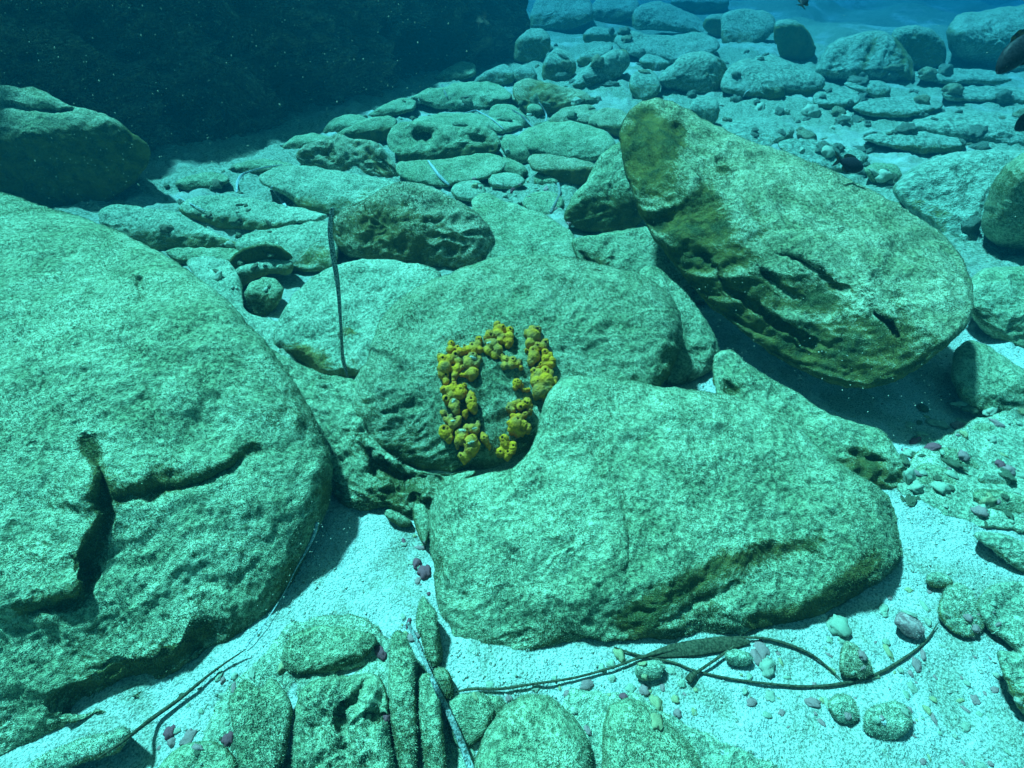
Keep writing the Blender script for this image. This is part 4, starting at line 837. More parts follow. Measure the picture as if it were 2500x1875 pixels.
sponge('sponge cluster at the very top of the ring with a flared right lobe',
       [(740, 140, 40), (785, 180, 50), (665, 240, 50), (620, 275, 28), (750, 235, 50), (875, 200, 42), (868, 260, 48), (865, 320, 44), (850, 355, 30), (800, 270, 40), (770, 300, 40), (720, 190, 30)],
       [(765, 122, 7), (805, 158, 9), (678, 243, 11), (875, 180, 10), (885, 190, 7)], grey=.25)
sponge('dull brown sponge lump hanging below the top cluster', [(690, 345, 64), (740, 400, 58), (650, 412, 46), (720, 455, 45), (620, 400, 35), (640, 320, 35)], [(692, 400, 11), (675, 385, 6)], [(650, 325, 38)], grey=.6)
sponge('tall two-holed sponge at the upper right of the ring', [(1110, 195, 50), (1160, 190, 40), (1050, 225, 38), (1115, 250, 68), (1150, 270, 45), (1080, 325, 52), (1070, 350, 40)], [(1160, 178, 12), (1120, 165, 6), (1150, 215, 5)], grey=.45)
sponge('smooth oval sponge below the tall upper right one', [(1240, 325, 42), (1225, 360, 38), (1160, 355, 42), (1195, 365, 40), (1120, 410, 52), (1120, 470, 66), (1095, 520, 48), (1040, 400, 20)], [(1245, 318, 11), (1160, 350, 8), (1110, 398, 10), (1115, 410, 6), (1100, 410, 5)], grey=.2)
sponge('crinkled sponge with folded edge on the right side of the ring', [(1238, 425, 40), (1285, 455, 36), (1310, 510, 38), (1295, 555, 38), (1240, 490, 42), (1245, 545, 30), (1190, 555, 34), (1330, 540, 22), (1160, 590, 26)], [(1236, 414, 10), (1190, 548, 8), (1330, 530, 7)], grey=.05)
sponge('largest blocky sponge on the right with a flat grey-green face',
       [(1122, 620, 40), (1240, 615, 50), (1175, 650, 58), (1290, 640, 38), (1150, 730, 66), (1240, 720, 80), (1180, 820, 72), (1260, 800, 62), (1140, 870, 32), (1225, 880, 32), (1345, 700, 26), (1335, 745, 30), (1320, 790, 28), (1290, 850, 30), (1110, 680, 28)],
       [(1125, 612, 11), (1243, 605, 10), (1160, 725, 7), (1150, 622, 5)], grey=.4)
sponge('low bridging sponge just inside the top of the ring', [(785, 470, 34), (825, 500, 44), (900, 505, 44), (820, 565, 42), (885, 560, 42), (950, 550, 34), (985, 585, 26), (975, 510, 24)], [(770, 460, 7), (898, 494, 9), (912, 496, 8), (840, 492, 6)], grey=.5)
sponge('little sponge knob with thin trailing arms inside the right', [(945, 745, 48), (930, 790, 30), (990, 790, 18), (1010, 812, 18), (1040, 815, 18), (1070, 806, 18), (1000, 765, 16), (980, 720, 16)], [(925, 730, 7), (955, 720, 7)], grey=.3)
sponge('upper half of the lower right sponge pair, with three mouths', [(1045, 945, 50), (1080, 985, 34), (1080, 1030, 30), (985, 990, 44), (915, 965, 36), (860, 1005, 34), (900, 1030, 34), (960, 940, 32), (870, 970, 28)], [(1028, 940, 10), (1052, 952, 9), (985, 993, 11), (858, 998, 7), (1015, 990, 6)], grey=.35)
sponge('lower half of the lower right sponge pair, a fat block with side knobs', [(960, 1110, 50), (905, 1085, 34), (1030, 1065, 32), (925, 1170, 72), (868, 1155, 30), (890, 1225, 45), (1000, 1175, 52), (950, 1250, 46), (1058, 1190, 34), (1060, 1220, 34), (1000, 1250, 32)], [(957, 1112, 12), (1028, 1066, 7), (862, 1154, 8), (905, 1057, 6)], grey=.15)
sponge('three-lobed bright sponge at the bottom right of the ring', [(812, 1325, 50), (820, 1370, 50), (775, 1460, 46), (905, 1385, 40), (900, 1420, 44), (860, 1465, 44), (840, 1500, 40), (750, 1470, 26)], [(792, 1307, 13), (818, 1326, 9), (772, 1455, 9), (905, 1393, 9), (850, 1455, 10)], grey=0)
sponge('stout bottle-shaped sponge at the bottom of the ring', [(490, 1310, 44), (465, 1360, 76), (510, 1390, 56), (470, 1430, 72), (425, 1490, 54), (365, 1500, 38), (395, 1540, 34), (400, 1350, 34)], [(485, 1296, 9), (402, 1362, 12), (360, 1497, 10), (470, 1290, 6)], [(468, 1362, 52)], grey=.05)
sponge('flat-topped sponge lobe left of the stout bottle-shaped one', [(345, 1260, 46), (395, 1255, 44), (370, 1320, 62), (330, 1350, 40), (325, 1390, 28), (415, 1300, 36)], [(315, 1246, 7)], [(378, 1235, 50)], grey=.35)
sponge('sponge pair with pale torn tops above the stout bottle-shaped one', [(480, 1215, 46), (420, 1205, 36), (540, 1180, 28), (515, 1235, 42), (540, 1150, 20)], [], [(505, 1215, 36)], grey=.5)
sponge('small lone sponge lobe right of the bottle-shaped one', [(605, 1315, 44), (630, 1362, 32), (590, 1280, 26), (655, 1400, 22)], [(604, 1306, 8), (610, 1330, 5)], grey=.3)
sponge('round ball sponge with one wide open mouth at the lower left', [(190, 1225, 54), (205, 1270, 56), (250, 1230, 40), (235, 1310, 48), (170, 1260, 40)], [(183, 1214, 15)], grey=0)
sponge('dull broken sponge right above the ball sponge', [(240, 1130, 42), (340, 1115, 36), (285, 1165, 56), (320, 1150, 44), (255, 1090, 26)], [(300, 1110, 14)], [(285, 1135, 40)], grey=.8)
sponge('narrow sponge stub on the outer left, above the broken one', [(185, 1050, 34), (215, 1085, 26), (200, 1115, 28), (165, 1045, 22)], [(207, 1082, 11)], grey=.3)
sponge('chopped-off sponge tube with a flat white top on the left', [(285, 945, 46), (300, 995, 50), (265, 980, 34), (330, 950, 26), (310, 1030, 42)], [], [(287, 928, 48)], grey=.4)
sponge('small open-mouthed sponge knob just left of the chopped tube', [(208, 905, 38), (245, 900, 34), (215, 940, 28)], [(210, 904, 14)], grey=.05)
sponge('wide sponge with four raised mouths on the left of the ring', [(185, 810, 42), (230, 815, 46), (290, 750, 28), (285, 800, 52), (360, 805, 46), (350, 855, 58), (270, 865, 48), (400, 770, 26), (395, 840, 34)], [(190, 806, 8), (286, 747, 12), (355, 802, 10), (372, 800, 8), (405, 760, 7)], grey=.2)
sponge('egg-shaped sponge inside the left of the ring', [(468, 880, 46), (472, 930, 58), (480, 985, 56), (500, 1020, 40), (460, 845, 24)], [(468, 902, 11), (468, 886, 6)], grey=.15)
sponge('tiny pale sponge bud at the foot of the egg-shaped one', [(408, 1055, 33), (425, 1030, 18), (410, 1080, 26)], [], grey=.1)

# ------------------------------------------------------------------ leaves, stalks
def strip(label, pts, wpx, mat, cat='dead leaf', name='dead_leaf', lift=0.004, plane=False, round_=False, group=None):
    """a bent leaf blade or stalk laid over the rocks; wpx = widths; plane: stands upright above its last point"""
    P = []
    U = np.array(pts, float); n = len(U); S_ = []
    for i in range(n - 1):
        p0, p1, p2, p3 = U[max(i - 1, 0)], U[i], U[i + 1], U[min(i + 2, n - 1)]
        for k in range(8):
            s = k / 8; S_.append(0.5 * ((2 * p1) + (-p0 + p2) * s + (2 * p0 - 5 * p1 + 4 * p2 - p3) * s * s + (-p0 + 3 * p1 - 3 * p2 + p3) * s ** 3))
    S_.append(U[-1]); S_ = np.array(S_)
    W = np.interp(np.linspace(0, 1, len(S_)), np.linspace(0, 1, len(wpx)), wpx)
    base, bn, bt = hit(*S_[-1])
    ts = []
    for u, v in S_:
        if plane:
            r = rays([(u, v)])[0]; ts.append((base.y - 0.004) / r[1])
        else: ts.append(hit(u, v)[2])
    ts = np.array(ts)
    if not plane:                                    # a stiff stalk bridges dips
        for _ in range(6):
            sm = np.convolve(np.pad(ts, 2, 'edge'), np.ones(5) / 5, 'valid'); ts = np.minimum(ts, sm)
        ts = np.convolve(np.pad(ts, 2, 'edge'), np.ones(5) / 5, 'valid') - lift
    rr = rays(S_); C = C0 + rr * ts[:, None]
    T_ = np.gradient(C, axis=0); T_ /= np.linalg.norm(T_, axis=1)[:, None]
    view = -rr / np.linalg.norm(rr, axis=1)[:, None]
    side = np.cross(T_, view); side /= np.maximum(np.linalg.norm(side, axis=1)[:, None], 1e-6)
    up = np.cross(side, T_)
    seg = 8; V = []
    for i in range(len(C)):
        hw = (0.39 if round_ else 0.5) * W[i] / F * ts[i]; th = hw * (0.9 if round_ else 0.22)
        for s in range(seg):
            a = 2 * math.pi * s / seg
            V.append(C[i] + side[i] * hw * math.cos(a) + up[i] * th * math.sin(a))
    fs = [(i * seg + s, i * seg + (s + 1) % seg, (i + 1) * seg + (s + 1) % seg, (i + 1) * seg + s) for i in range(len(C) - 1) for s in range(seg)]
    fs += [tuple(range(seg))[::-1], tuple((len(C) - 1) * seg + s for s in range(seg))]
    o = mesh_obj(name, V, fs, mat, loc=np.array(V).mean(0)); tag(o, label, cat, group, 'thing'); return o
strip('tall mottled ribbon leaf standing upright left of the sponges', [(812, 508), (806, 560), (813, 620), (824, 690), (830, 760), (834, 830), (838, 880), (852, 922)], [9, 12, 13, 12, 9, 7, 7, 9, 8], 'dead_leaf', plane=True)
strip('long dark stalk running along the lower side of the front boulder', [(1112, 1690), (1150, 1682), (1220, 1682), (1300, 1670), (1400, 1655), (1500, 1628), (1560, 1606), (1640, 1586), (1700, 1568), (1790, 1556)], [4, 9, 8, 7, 7, 7, 8, 10, 6, 4], 'dark_stalk', 'stalk', 'stalk', .008, round_=True)
strip('dark branch continuing down from the long stalk to the bent one', [(1790, 1556), (1860, 1558), (1920, 1572), (1980, 1598), (2020, 1628), (2054, 1660)], [5, 8, 9, 9, 6, 3], 'dark_stalk', 'stalk', 'stalk', .006, round_=True)
strip('thin bent stalk curving across the bright sand in the lower right', [(1500, 1580), (1560, 1600), (1642, 1617), (1700, 1638), (1790, 1658), (1900, 1672), (1980, 1676), (2060, 1668), (2140, 1646), (2210, 1605), (2260, 1565), (2290, 1520)], [4, 7, 7, 6, 7, 8, 8, 9, 9, 7, 5, 2], 'dark_stalk', 'stalk', 'stalk', .005, round_=True)
strip('short crossed twig with a square knob at its lower end', [(1795, 1575), (1750, 1608), (1715, 1632), (1692, 1648), (1680, 1662)], [5, 8, 8, 9, 22, 22], 'dark_stalk', 'twig', 'twig', .012, round_=True)
strip('broad dark leaf folded under the edge of the front boulder', [(1580, 1600), (1640, 1590), (1700, 1582), (1770, 1572), (1830, 1566)], [6, 30, 36, 34, 8], 'dark_stalk', lift=.006)
strip('long brown leaf blade sliding down between the stone fingers', [(995, 1520), (1015, 1560), (1040, 1620), (1065, 1680), (1095, 1740), (1125, 1810), (1155, 1890)], [8, 9, 9, 12, 15, 17, 18], 'dead_leaf', lift=.012)
strip('pale thin leaf hanging on the edge of the left boulder', [(775, 1275), (765, 1310), (745, 1350), (722, 1390), (695, 1445), (650, 1515), (600, 1580)], [8, 8, 5, 3, 2, 3, 5], 'pale_leaf', lift=.01)
strip('dark stalk lying along the foot of the left boulder', [(600, 1585), (520, 1640), (440, 1705), (370, 1755), (300, 1810), (240, 1850)], [3, 8, 12, 14, 10, 6], 'dark_stalk', 'stalk', 'stalk', .01, round_=True)
strip('curled pale leaf arching over at the shade line on the left', [(578, 470), (580, 445), (590, 428), (606, 420), (640, 410), (690, 402)], [4, 6, 6, 4, 3, 2], 'pale_leaf', lift=.02)
strip('short grey leaf lying on the light mound', [(662, 455), (676, 474), (688, 490), (698, 505)], [5, 7, 8, 7], 'pale_leaf', lift=.008)
strip('grey striped leaf lying beside the slab under the holed rock', [(1045, 392), (1058, 410), (1075, 432), (1097, 452)], [4, 7, 8, 4], 'pale_leaf', lift=.008)
strip('fallen forked stalk on the flat sheet of rock', [(1130, 278), (1160, 270), (1175, 276), (1200, 290), (1230, 316)], [3, 4, 4, 4, 3], 'pale_leaf', 'stalk', 'stalk', .01, round_=True)
strip('short stalk right of the fallen forked one', [(1250, 268), (1272, 282), (1290, 298), (1305, 316)], [3, 5, 5, 3], 'dead_leaf', 'stalk', 'stalk', .008)
strip('slim leaf beside the brown ridge debris', [(1316, 250), (1326, 265), (1334, 282), (1332, 296)], [2, 4, 4, 3], 'pale_leaf', lift=.006)
strip('grey leaf bent down into the gap by the bare rounded stone', [(1362, 446), (1366, 470), (1356, 495), (1344, 520)], [7, 6, 6, 8], 'dead_leaf', lift=.008)
strip('thin leaf standing in front of the long domed rock', [(1078, 205), (1084, 220), (1092, 238)], [3, 4, 3], 'dead_leaf', lift=.01)
strip('dark twig on the sand left of the light mound', [(430, 478), (470, 500), (500, 515)], [3, 4, 3], 'pale_leaf', 'twig', 'twig', .01, round_=True)
strip('white twig against the smooth oval boulder', [(1830, 218), (1820, 226), (1814, 236)], [2, 3, 3], 'white_shell', 'twig', 'twig', .01, round_=True)

# ------------------------------------------------------------------ fish
def fish(label, u, v, depth, length, ang, yaw=0, squash=1.0):
    """dark oval damselfish: body, forked tail, fins, eye; ang = heading on the picture plane, 0 = to the right"""
    L = length; root = bpy.data.objects.new('fish', None); COL.objects.link(root)
    p = C0 + rays([(u, v)])[0] * depth
    Xd = Vector(RT * math.cos(ang) + UP * math.sin(ang)); Zd = Vector(-RT * math.sin(ang) + UP * math.cos(ang)); Yd = Zd.cross(Xd)
    M = Matrix((Xd, Yd, Zd)).transposed().to_4x4() @ Matrix.Rotation(yaw, 4, 'Z')
    root.matrix_world = Matrix.Translation(Vector(p)) @ M
    tag(root, label, 'fish', 'dark fish swimming over the rocks')
    prof = [(-.46, .05, .02), (-.40, .065, .03), (-.3, .12, .05), (-.15, .19, .085), (0, .23, .105), (.15, .225, .11), (.28, .18, .10), (.38, .12, .075), (.45, .06, .04), (.48, .01, .01)]
    V, fs = [], []; sg = 16
    for x, hh, ww in prof:
        for s in range(sg):
            a = 2 * math.pi * s / sg; V.append((x * L, math.cos(a) * ww * L, math.sin(a) * hh * L * squash))
    for i in range(len(prof) - 1):
        for s in range(sg): fs.append((i * sg + s, i * sg + (s + 1) % sg, (i + 1) * sg + (s + 1) % sg, (i + 1) * sg + s))
    fs += [tuple(range(sg)), tuple((len(prof) - 1) * sg + s for s in range(sg))[::-1]]
    b = mesh_obj('body', V, fs, 'fish_skin', parent=root)
    def fin(name, outl, y0=0.0, th=.006):
        n = len(outl); V = [(x * L, (y0 + th) * L, z * L * squash) for x, z in outl] + [(x * L, (y0 - th) * L, z * L * squash) for x, z in outl]
        fs = [tuple(range(n)), tuple(range(n, 2 * n))[::-1]] + [(i, n + i, n + (i + 1) % n, (i + 1) % n) for i in range(n)]
        return mesh_obj(name, V, fs, 'fish_fin', parent=root, smooth=False)
    fin('tail', [(-.43, .05), (-.55, .15), (-.70, .24), (-.62, .08), (-.56, 0), (-.62, -.08), (-.70, -.24), (-.55, -.15), (-.43, -.05)])
    fin('dorsal_fin', [(.2, .19), (.1, .28), (-.1, .30), (-.25, .27), (-.33, .20), (-.3, .10), (0, .2)])
    fin('anal_fin', [(.0, -.21), (-.1, -.28), (-.25, -.27), (-.33, -.18), (-.3, -.10)])
    fin('pectoral_fin', [(.2, -.02), (.08, .03), (0, -.02), (.06, -.09)], .11, .004)
    for sy in (-1, 1):
        bm = bmesh.new(); bmesh.ops.create_icosphere(bm, subdivisions=2, radius=.022 * L, matrix=Matrix.Translation((.36 * L, sy * .07 * L, .03 * L)))
        m = bpy.data.meshes.new('eye'); bm.to_mesh(m); bm.free(); m.materials.append(MATS['fish_eye'])
        e = bpy.data.objects.new('eye', m); COL.objects.link(e); e.parent = root
    return root
fish('dark fish cut by the top edge above the pale flat-topped boulder', 1962, 2, 2.2, .105, R(60), R(25))
fish('dark fish heading down-left at the right edge by the corner boulder', 2486, 124, 1.15, .13, R(232), R(15))
fish('dark fish whose nose just shows at the right edge, below the other', 2515, 292, 1.2, .10, R(215), 0)
fish('black fish half hidden behind the upper edge of the tilted slab', 2078, 402, 1.72, .115, R(-12), R(10), 1.1)

# ------------------------------------------------------------------ pebbles
def pebble_mesh(i, mat, elong):
    bm = bmesh.new(); bmesh.ops.create_icosphere(bm, subdivisions=3, radius=1)
    V = np.array([v.co[:] for v in bm.verts]); 
    d = 1 + .42 * perlin(V * 1.3 + i * 7.7) + .16 * perlin(V * 3 + i) + .07 * perlin(V * 7 + i) - .45 * np.abs(perlin(V * 1.9 + i * 3.1))
    V = V * d[:, None] * np.array(elong)
    for v, p in zip(bm.verts, V): v.co = p
    m = bpy.data.meshes.new('pebble'); bm.to_mesh(m); bm.free(); m.materials.append(MATS[mat])
    m.polygons.foreach_set('use_smooth', np.ones(len(m.polygons), bool)); return m
_pm = {}
def peb(u, v, rpx, mat, label, group=None, name='pebble', cat='pebble', ang=None, shape=None, sink=.5):
    k = shape if shape is not None else random.randrange(5)
    el = [(1, .8, .62), (1.3, .75, .55), (1, 1, .7), (1.7, .6, .5), (1.2, .95, .45)][k]
    if (k, mat) not in _pm: _pm[(k, mat)] = pebble_mesh(k, mat, el)
    p, n, t = hit(u, v)
    if n.z < 0.35: n = Vector((0, 0, 1))
    s = rpx / F * t
    o = bpy.data.objects.new(name, _pm[(k, mat)]); COL.objects.link(o)
    q = n.to_track_quat('Z', 'Y').to_matrix().to_4x4() @ Matrix.Rotation(ang if ang is not None else random.uniform(0, 6.28), 4, 'Z')
    o.matrix_world = Matrix.Translation(p + n * s * (el[2] - sink)) @ q @ Matrix.Scale(s, 4)
    tag(o, label, cat, group); return o
for (u, v, r_, m, lb, kk_) in [
    (1018, 1377, 15, 'pebble_maroon', 'dull red pebble at the right of the sand hollow, upper of two', 0), (1038, 1400, 19, 'pebble_maroon', 'dull red pebble touching the front boulder, lower of two', 2),
    (1028, 1338, 10, 'pebble_pink', 'slim pink chip above the two dull red pebbles', 3), (929, 1592, 15, 'pebble_maroon', 'maroon pebble beside the square-edged block', 1),
    (998, 1520, 9, 'pebble_maroon', 'little maroon chip left of the pointed shard', 3), (1008, 1556, 13, 'pebble_pink', 'pinkish elongated pebble under the pointed shard', 1),
    (944, 1752, 11, 'pebble_maroon', 'maroon pebble sunk in the lumpy rock by the stone fingers', 0), (1242, 1705, 10, 'pebble_pink', 'pink pebble at the top of the big oval cobble', 0),
    (1431, 1672, 14, 'pebble_pink', 'standing pink pebble on the sand under the long stalk', 1), (1573, 1685, 13, 'pebble_pink', 'rosy round pebble below the flat oval grey pebble', 2),
    (1523, 1703, 11, 'pebble_maroon', 'dark maroon round pebble left of the rosy one', 2), (1602, 1718, 20, 'pebble_yellow', 'buff cobble just below the rosy round pebble', 0),
    (1604, 1762, 18, 'pebble_yellow', 'yellow half-round pebble on the low silted stone', 4), (1512, 1600, 18, 'pebble_yellow', 'buff rounded stone under the front boulder edge, by the stalk crossing', 0),
    (1846, 1608, 15, 'pebble_pink', 'pink stone directly right of the smooth round green-grey pebble', 1), (1872, 1630, 24, 'pebble_pale', 'pale rough stone below the dark branch', 0),
    (1860, 1585, 18, 'pebble_pink', 'rusty pink stone under the dark branch', 4), (2046, 1528, 27, 'pebble_green', 'dark mossy round stone at the right foot of the front boulder', 2),
    (416, 1790, 15, 'pebble_maroon', 'maroon round pebble in the lower left gravel, left of a pair', 2), (420, 1812, 12, 'pebble_pink', 'orange-pink pebble touching the maroon one in the lower left', 0),
    (558, 1806, 15, 'pebble_maroon', 'lone maroon pebble by the mossy stone in the lower left', 2), (460, 1800, 16, 'pebble_pink', 'mottled pink stone between the maroon pebbles', 4),
    (1252, 466, 8, 'pebble_maroon', 'small red stone in the bright gravel patch', 0), (1390, 545, 8, 'pebble_pink', 'pink chip at the left foot of the leaning wedge', 1), (1398, 552, 5, 'white_shell', 'tiny white shell at the left foot of the leaning wedge', 2),
    (1160, 455, 9, 'pebble_yellow', 'buff pebble at the left of the bright gravel patch', 0), (2235, 1075, 13, 'pebble_maroon', 'dark red chip in the sand below the slab shadow', 3), (2278, 1092, 15, 'pebble_maroon', 'dark red stone left of the oblong cobble', 1),
    (2208, 1101, 9, 'pebble_maroon', 'small brown pebble alone on the sand right of the flat pale rock', 0), (2440, 1135, 12, 'pebble_maroon', 'dark purple pebble in the right-hand rubble', 2),
    (690, 1630, 14, 'pebble_yellow', 'rusty yellow pebble in the corner of the shaded hollow', 0), (2155, 1760, 8, 'white_shell', 'white fleck of shell on the disc-shaped stone', 4),
    (2136, 1650, 10, 'pebble_yellow', 'yellow pebble right of the triangular cobble', 0), (2236, 1622, 13, 'pebble_pink', 'pale pink pebble right of the end of the bent stalk', 1),
    (1985, 1716, 14, 'pebble_pink', 'pink oblong pebble under the bent stalk', 1), (1160, 1700, 8, 'pebble_yellow', 'rusty chip under the left end of the long stalk', 3)]:
    peb(u, v, r_, m, lb, shape=kk_)

import re as _re
def short(lb):
    s_ = _re.split(r',| with | that | in the | at the | and | standing | below the | behind the | above the | beside the | between | right of | left of | cut | leaning on | pressed | tucked | filling | along the foot | hidden | wedged', lb)[0]
    return ' '.join(s_.split()[:7])
_used = {}
def near_label(u, v, what):
    best = min(((np.hypot(B[:, 0] - u, B[:, 1] - v).min(), lb, c) for lb, B, c in ROCKS if 'wall' not in lb), key=lambda q: q[0])
    dx, dy = u - best[2][0], v - best[2][1]
    rel = ('right of' if dx > 0 else 'left of') if abs(dx) > abs(dy) else ('below' if dy > 0 else 'above')
    dist = 'just' if best[0] < 12 else ('' if best[0] < 30 else 'well')
    lb = ' '.join((what + ' ' + dist + ' ' + rel + ' the ' + short(best[1])).split()[:16])
    return lb
def inpoly(u, v, poly):
    c = False; n = len(poly)
    for i in range(n):
        x1, y1 = poly[i]; x2, y2 = poly[i - 1]
        if (y1 > v) != (y2 > v) and u < (x2 - x1) * (v - y1) / (y2 - y1) + x1: c = not c
    return c
def scatter(n, poly, rlo, rhi, mats, label, group, maxz=.05, rows=True):
    us = [p[0] for p in poly]; vs = [p[1] for p in poly]; k = 0; tries = 0
    while k < n and tries < n * 30:
        tries += 1
        u, v = random.uniform(min(us), max(us)), random.uniform(min(vs), max(vs))
        if not inpoly(u, v, poly): continue
        p, nn, t = hit(u, v)
        if p.z > maxz: continue
        mt_ = random.choice(mats); w_ = {'pebble_pink': 'pink', 'pebble_maroon': 'dark red', 'pebble_pale': 'pale', 'pebble_yellow': 'buff yellow', 'pebble_green': 'green-grey', 'rock': 'turfy', 'rock_far': 'silted grey', 'rock_brown': 'brown'}[mt_]
        rr_ = rlo + (rhi - rlo) * random.random() ** 1.7; f_ = (rr_ - rlo) / (rhi - rlo)
        sz = 'tiny ' if f_ < .12 else ('small ' if f_ < .4 else ('mid-sized ' if f_ < .7 else 'large ')); nm = 'stone' if rr_ > 9 else 'pebble'
        sh = random.randrange(5); fm = ('roundish ', 'oblong ', 'ball-like ', 'long narrow ', 'flattish ')[sh]
        lb_ = near_label(u, v, sz + fm + w_ + ' ' + nm)
        if lb_ in _used: continue
        _used[lb_] = 1
        peb(u, v, rr_, mt_, lb_, 'loose ' + nm + 's ' + group, name=nm, cat=nm, shape=sh); k += 1
scatter(105, [(1980, 1560), (2110, 1480), (2240, 1400), (2420, 1460), (2500, 1700), (2500, 1875), (2250, 1875), (2000, 1800), (1700, 1700), (1800, 1640)], 3, 13, ['pebble_pink', 'pebble_pink', 'pebble_pale', 'pebble_pale', 'pebble_yellow', 'pebble_green'],
        ' pebble among the loose stones on the bright sand in the lower right', 'on the bright sand')
scatter(72, [(2210, 1000), (2500, 960), (2500, 1280), (2380, 1290), (2280, 1240), (2190, 1220)], 5, 20, ['pebble_pink', 'pebble_pale', 'pebble_green', 'rock', 'rock', 'pebble_green', 'pebble_yellow'],
        ' stone in the rubble between the slab shadow and the right edge', 'in the right-hand rubble')
scatter(27, [(1110, 1680), (1500, 1600), (1700, 1640), (1700, 1760), (1480, 1700), (1440, 1800), (1380, 1700), (1230, 1690)], 4, 12, ['pebble_pink', 'pebble_pale', 'pebble_yellow', 'pebble_green'],
        ' pebble on the sand along the long stalk', 'along the long stalk')
scatter(23, [(1110, 450), (1180, 430), (1300, 440), (1370, 470), (1380, 560), (1320, 540), (1260, 500), (1180, 480)], 3, 9, ['pebble_pink', 'pebble_pale', 'pebble_pale', 'pebble_yellow', 'pebble_green'],
        ' pebble in the bright gravel patch behind the sponge boulder', 'in the bright gravel patch', .08)
scatter(18, [(980, 1300), (1040, 1300), (1055, 1500), (1010, 1560), (930, 1640), (950, 1560), (1000, 1480)], 3, 9, ['pebble_pink', 'pebble_yellow', 'pebble_pale', 'pebble_green', 'pebble_maroon'],
        ' pebble along the right side of the sand hollow', 'beside the sand hollow')
scatter(23, [(330, 1760), (560, 1620), (720, 1620), (720, 1875), (380, 1875)], 4, 12, ['pebble_pink', 'pebble_pale', 'pebble_green', 'pebble_green', 'rock'],
        ' pebble in the gravel at the foot of the left boulder', 'at the foot of the left boulder')
scatter(54, [(1620, 225), (1900, 250), (2150, 290), (2160, 400), (2380, 560), (2100, 430), (1900, 350), (1750, 300)], 7, 24, ['rock_far', 'rock_far', 'rock_brown', 'pebble_pale'],
        ' stone strewn over the silted seabed behind the tilted slab', 'behind the tilted slab', .1)
scatter(39, [(2000, 160), (2500, 150), (2500, 300), (2350, 420), (2150, 330), (2000, 250)], 7, 26, ['rock_far', 'rock_far', 'rock_brown'],
        ' stone on the far silted seabed in front of the corner boulder', 'on the far seabed', .15)
scatter(41, [(960, 235), (1260, 240), (1540, 225), (1520, 330), (1300, 320), (1250, 400), (960, 300)], 5, 15, ['rock', 'rock_brown', 'rock', 'pebble_pale'],
        ' stone in the rubble around the holed rock and the domed rock', 'in the mid rubble', .12)
scatter(41, [(250, 490), (400, 440), (640, 370), (900, 250), (960, 300), (720, 370), (640, 470), (700, 700), (560, 720), (480, 620)], 5, 16, ['rock', 'rock_brown', 'rock', 'pebble_pale'],
        ' stone in the gravel between the left boulder and the light mound', 'on the left gravel', .12)
scatter(30, [(1290, 120), (1530, 60), (1760, 110), (1900, 130), (2000, 130), (1900, 200), (1600, 220), (1400, 220), (1300, 200)], 6, 18, ['rock_far', 'rock_far', 'rock_brown'],
        ' stone between the far boulders right of the dark wall', 'between the far boulders', .3)

# ------------------------------------------------------------------ coarse grains on the sand
def gravel():
    n = 80000; th = np.radians(rng.uniform(15, 165, n)); r_ = 0.15 + 3.3 * rng.rand(n) ** .75
    P = np.column_stack([r_ * np.cos(th), r_ * np.sin(th), np.zeros(n)])
    keep = rng.rand(n) < np.clip(.45 + 1.1 * fbm(P, 2.5, 12), .08, 1); P = P[keep]
    z = np.array([(BVG.ray_cast(Vector((x, y, 2)), Vector((0, 0, -1)))[0] or Vector((0, 0, 0))).z for x, y, _ in P.tolist()]); P[:, 2] = z
    n = len(P); s = 0.0010 + 0.0048 * rng.rand(n) ** 4 + .001 * P[:, 1] / 3
    O = np.array([(1, 0, 0), (-1, 0, 0), (0, 1, 0), (0, -1, 0), (0, 0, .8), (0, 0, -.8)], float)
    q = rng.normal(size=(n, 3, 3)); M_ = np.linalg.qr(q)[0]
    sc = rng.uniform(.6, 1.4, (n, 6, 1)); V = np.einsum('nij,kj->nki', M_, O) * sc * s[:, None, None] + P[:, None, :]
    T_ = np.array([(0, 2, 4), (2, 1, 4), (1, 3, 4), (3, 0, 4), (2, 0, 5), (1, 2, 5), (3, 1, 5), (0, 3, 5)])
    F_ = (T_[None] + 6 * np.arange(n)[:, None, None]).reshape(-1, 3); me = bpy.data.meshes.new('gravel'); nf = len(F_)
    me.vertices.add(6 * n); me.loops.add(3 * nf); me.polygons.add(nf)
    me.vertices.foreach_set('co', V.ravel()); me.loops.foreach_set('vertex_index', F_.ravel().astype(np.int32))
    me.polygons.foreach_set('loop_start', np.arange(0, 3 * nf, 3, dtype=np.int32)); me.update(calc_edges=True)
    me.materials.append(MATS['grain']); o = bpy.data.objects.new('gravel', me); COL.objects.link(o)
    o['kind'] = 'stuff'; o['label'] = 'coarse shell grit and gravel on the sand'
plain('grain', (0.10, 0.12, 0.08), (0.66, 0.68, 0.60), 170, 0.0005, 0.9, .38, .58)
BVG = BVHTree.FromPolygons([tuple(p) for p in HIT_V[0].tolist()], [tuple(map(int, f)) for f in HIT_F[0].tolist()])
gravel()

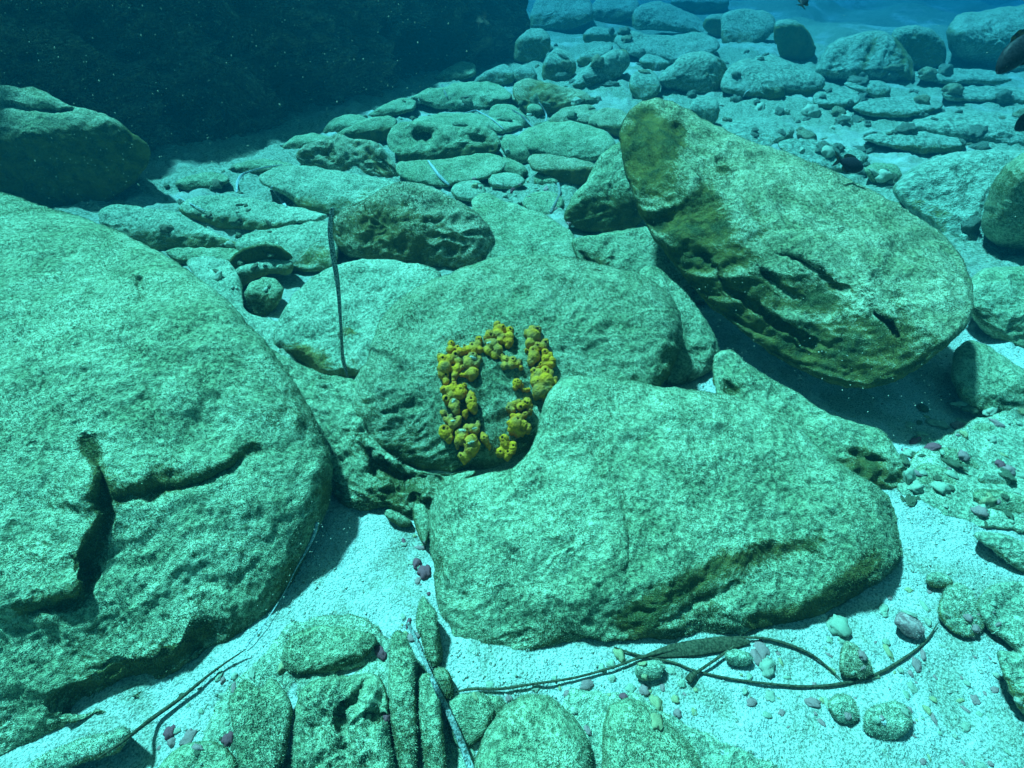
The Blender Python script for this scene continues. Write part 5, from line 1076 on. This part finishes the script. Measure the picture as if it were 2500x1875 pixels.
# ------------------------------------------------------------------ drifting specks in the water
def specks():
    V, fs = [], []
    zones = [(1100, (-100, 1100), (-50, 560), .45, 2.2), (260, (1700, 2300), (640, 1080), .5, 1.25), (150, (600, 900), (1200, 1500), .5, .95), (200, (0, 2500), (0, 1200), .5, 2.4)]
    for n, (u0, u1), (v0, v1), d0, d1 in zones:
        for _ in range(n):
            u, v = random.uniform(u0, u1), random.uniform(v0, v1); d = d0 + (d1 - d0) * random.random() ** .7
            p = C0 + rays([(u, v)])[0] * d
            if p[2] < .02: continue
            s = random.choice((.0004, .0005, .0007, .0012)) * (0.6 + .45 * d); ax = rng.normal(size=3); ax /= np.linalg.norm(ax); b = len(V)
            e = np.cross(ax, [0, 0, 1.0]); e /= np.linalg.norm(e); f_ = np.cross(ax, e)
            for q in (ax * 1.5, -ax * 1.5, e, -e, f_, -f_): V.append(p + q * s)
            for a_, b_, c_ in ((0, 2, 4), (0, 4, 3), (0, 3, 5), (0, 5, 2), (1, 4, 2), (1, 3, 4), (1, 5, 3), (1, 2, 5)): fs.append((b + a_, b + b_, b + c_))
    o = mesh_obj('suspended_specks', V, fs, 'particle'); o['kind'] = 'stuff'; o['label'] = 'tiny pale specks drifting in the water'
specks()

# ------------------------------------------------------------------ the water itself
def haze():
    x, y0, y1, z0, z1 = 66, -66, 66, -2.6, 3.4
    V = [(a, b, c) for a in (-x, x) for b in (y0, y1) for c in (z0, z1)]
    fs = [(0, 1, 3, 2), (4, 6, 7, 5), (0, 4, 5, 1), (2, 3, 7, 6), (0, 2, 6, 4), (1, 5, 7, 3)]
    m = bpy.data.materials.new('haze'); m.use_nodes = True; t = m.node_tree; t.nodes.clear()
    out = t.nodes.new('ShaderNodeOutputMaterial'); pv = t.nodes.new('ShaderNodeVolumePrincipled')
    pv.inputs['Color'].default_value = (0.0, 0.068, 0.110, 1); pv.inputs['Density'].default_value = 0.15
    pv.inputs['Absorption Color'].default_value = (0.0, 0.16, 0.42, 1)
    pv.inputs['Anisotropy'].default_value = 0.0
    t.links.new(pv.outputs[0], out.inputs['Volume']); MATS['haze'] = m
    o = mesh_obj('haze', V, fs, 'haze', smooth=False); o['kind'] = 'stuff'; o['label'] = 'clear blue-green sea water fading with distance'
haze()
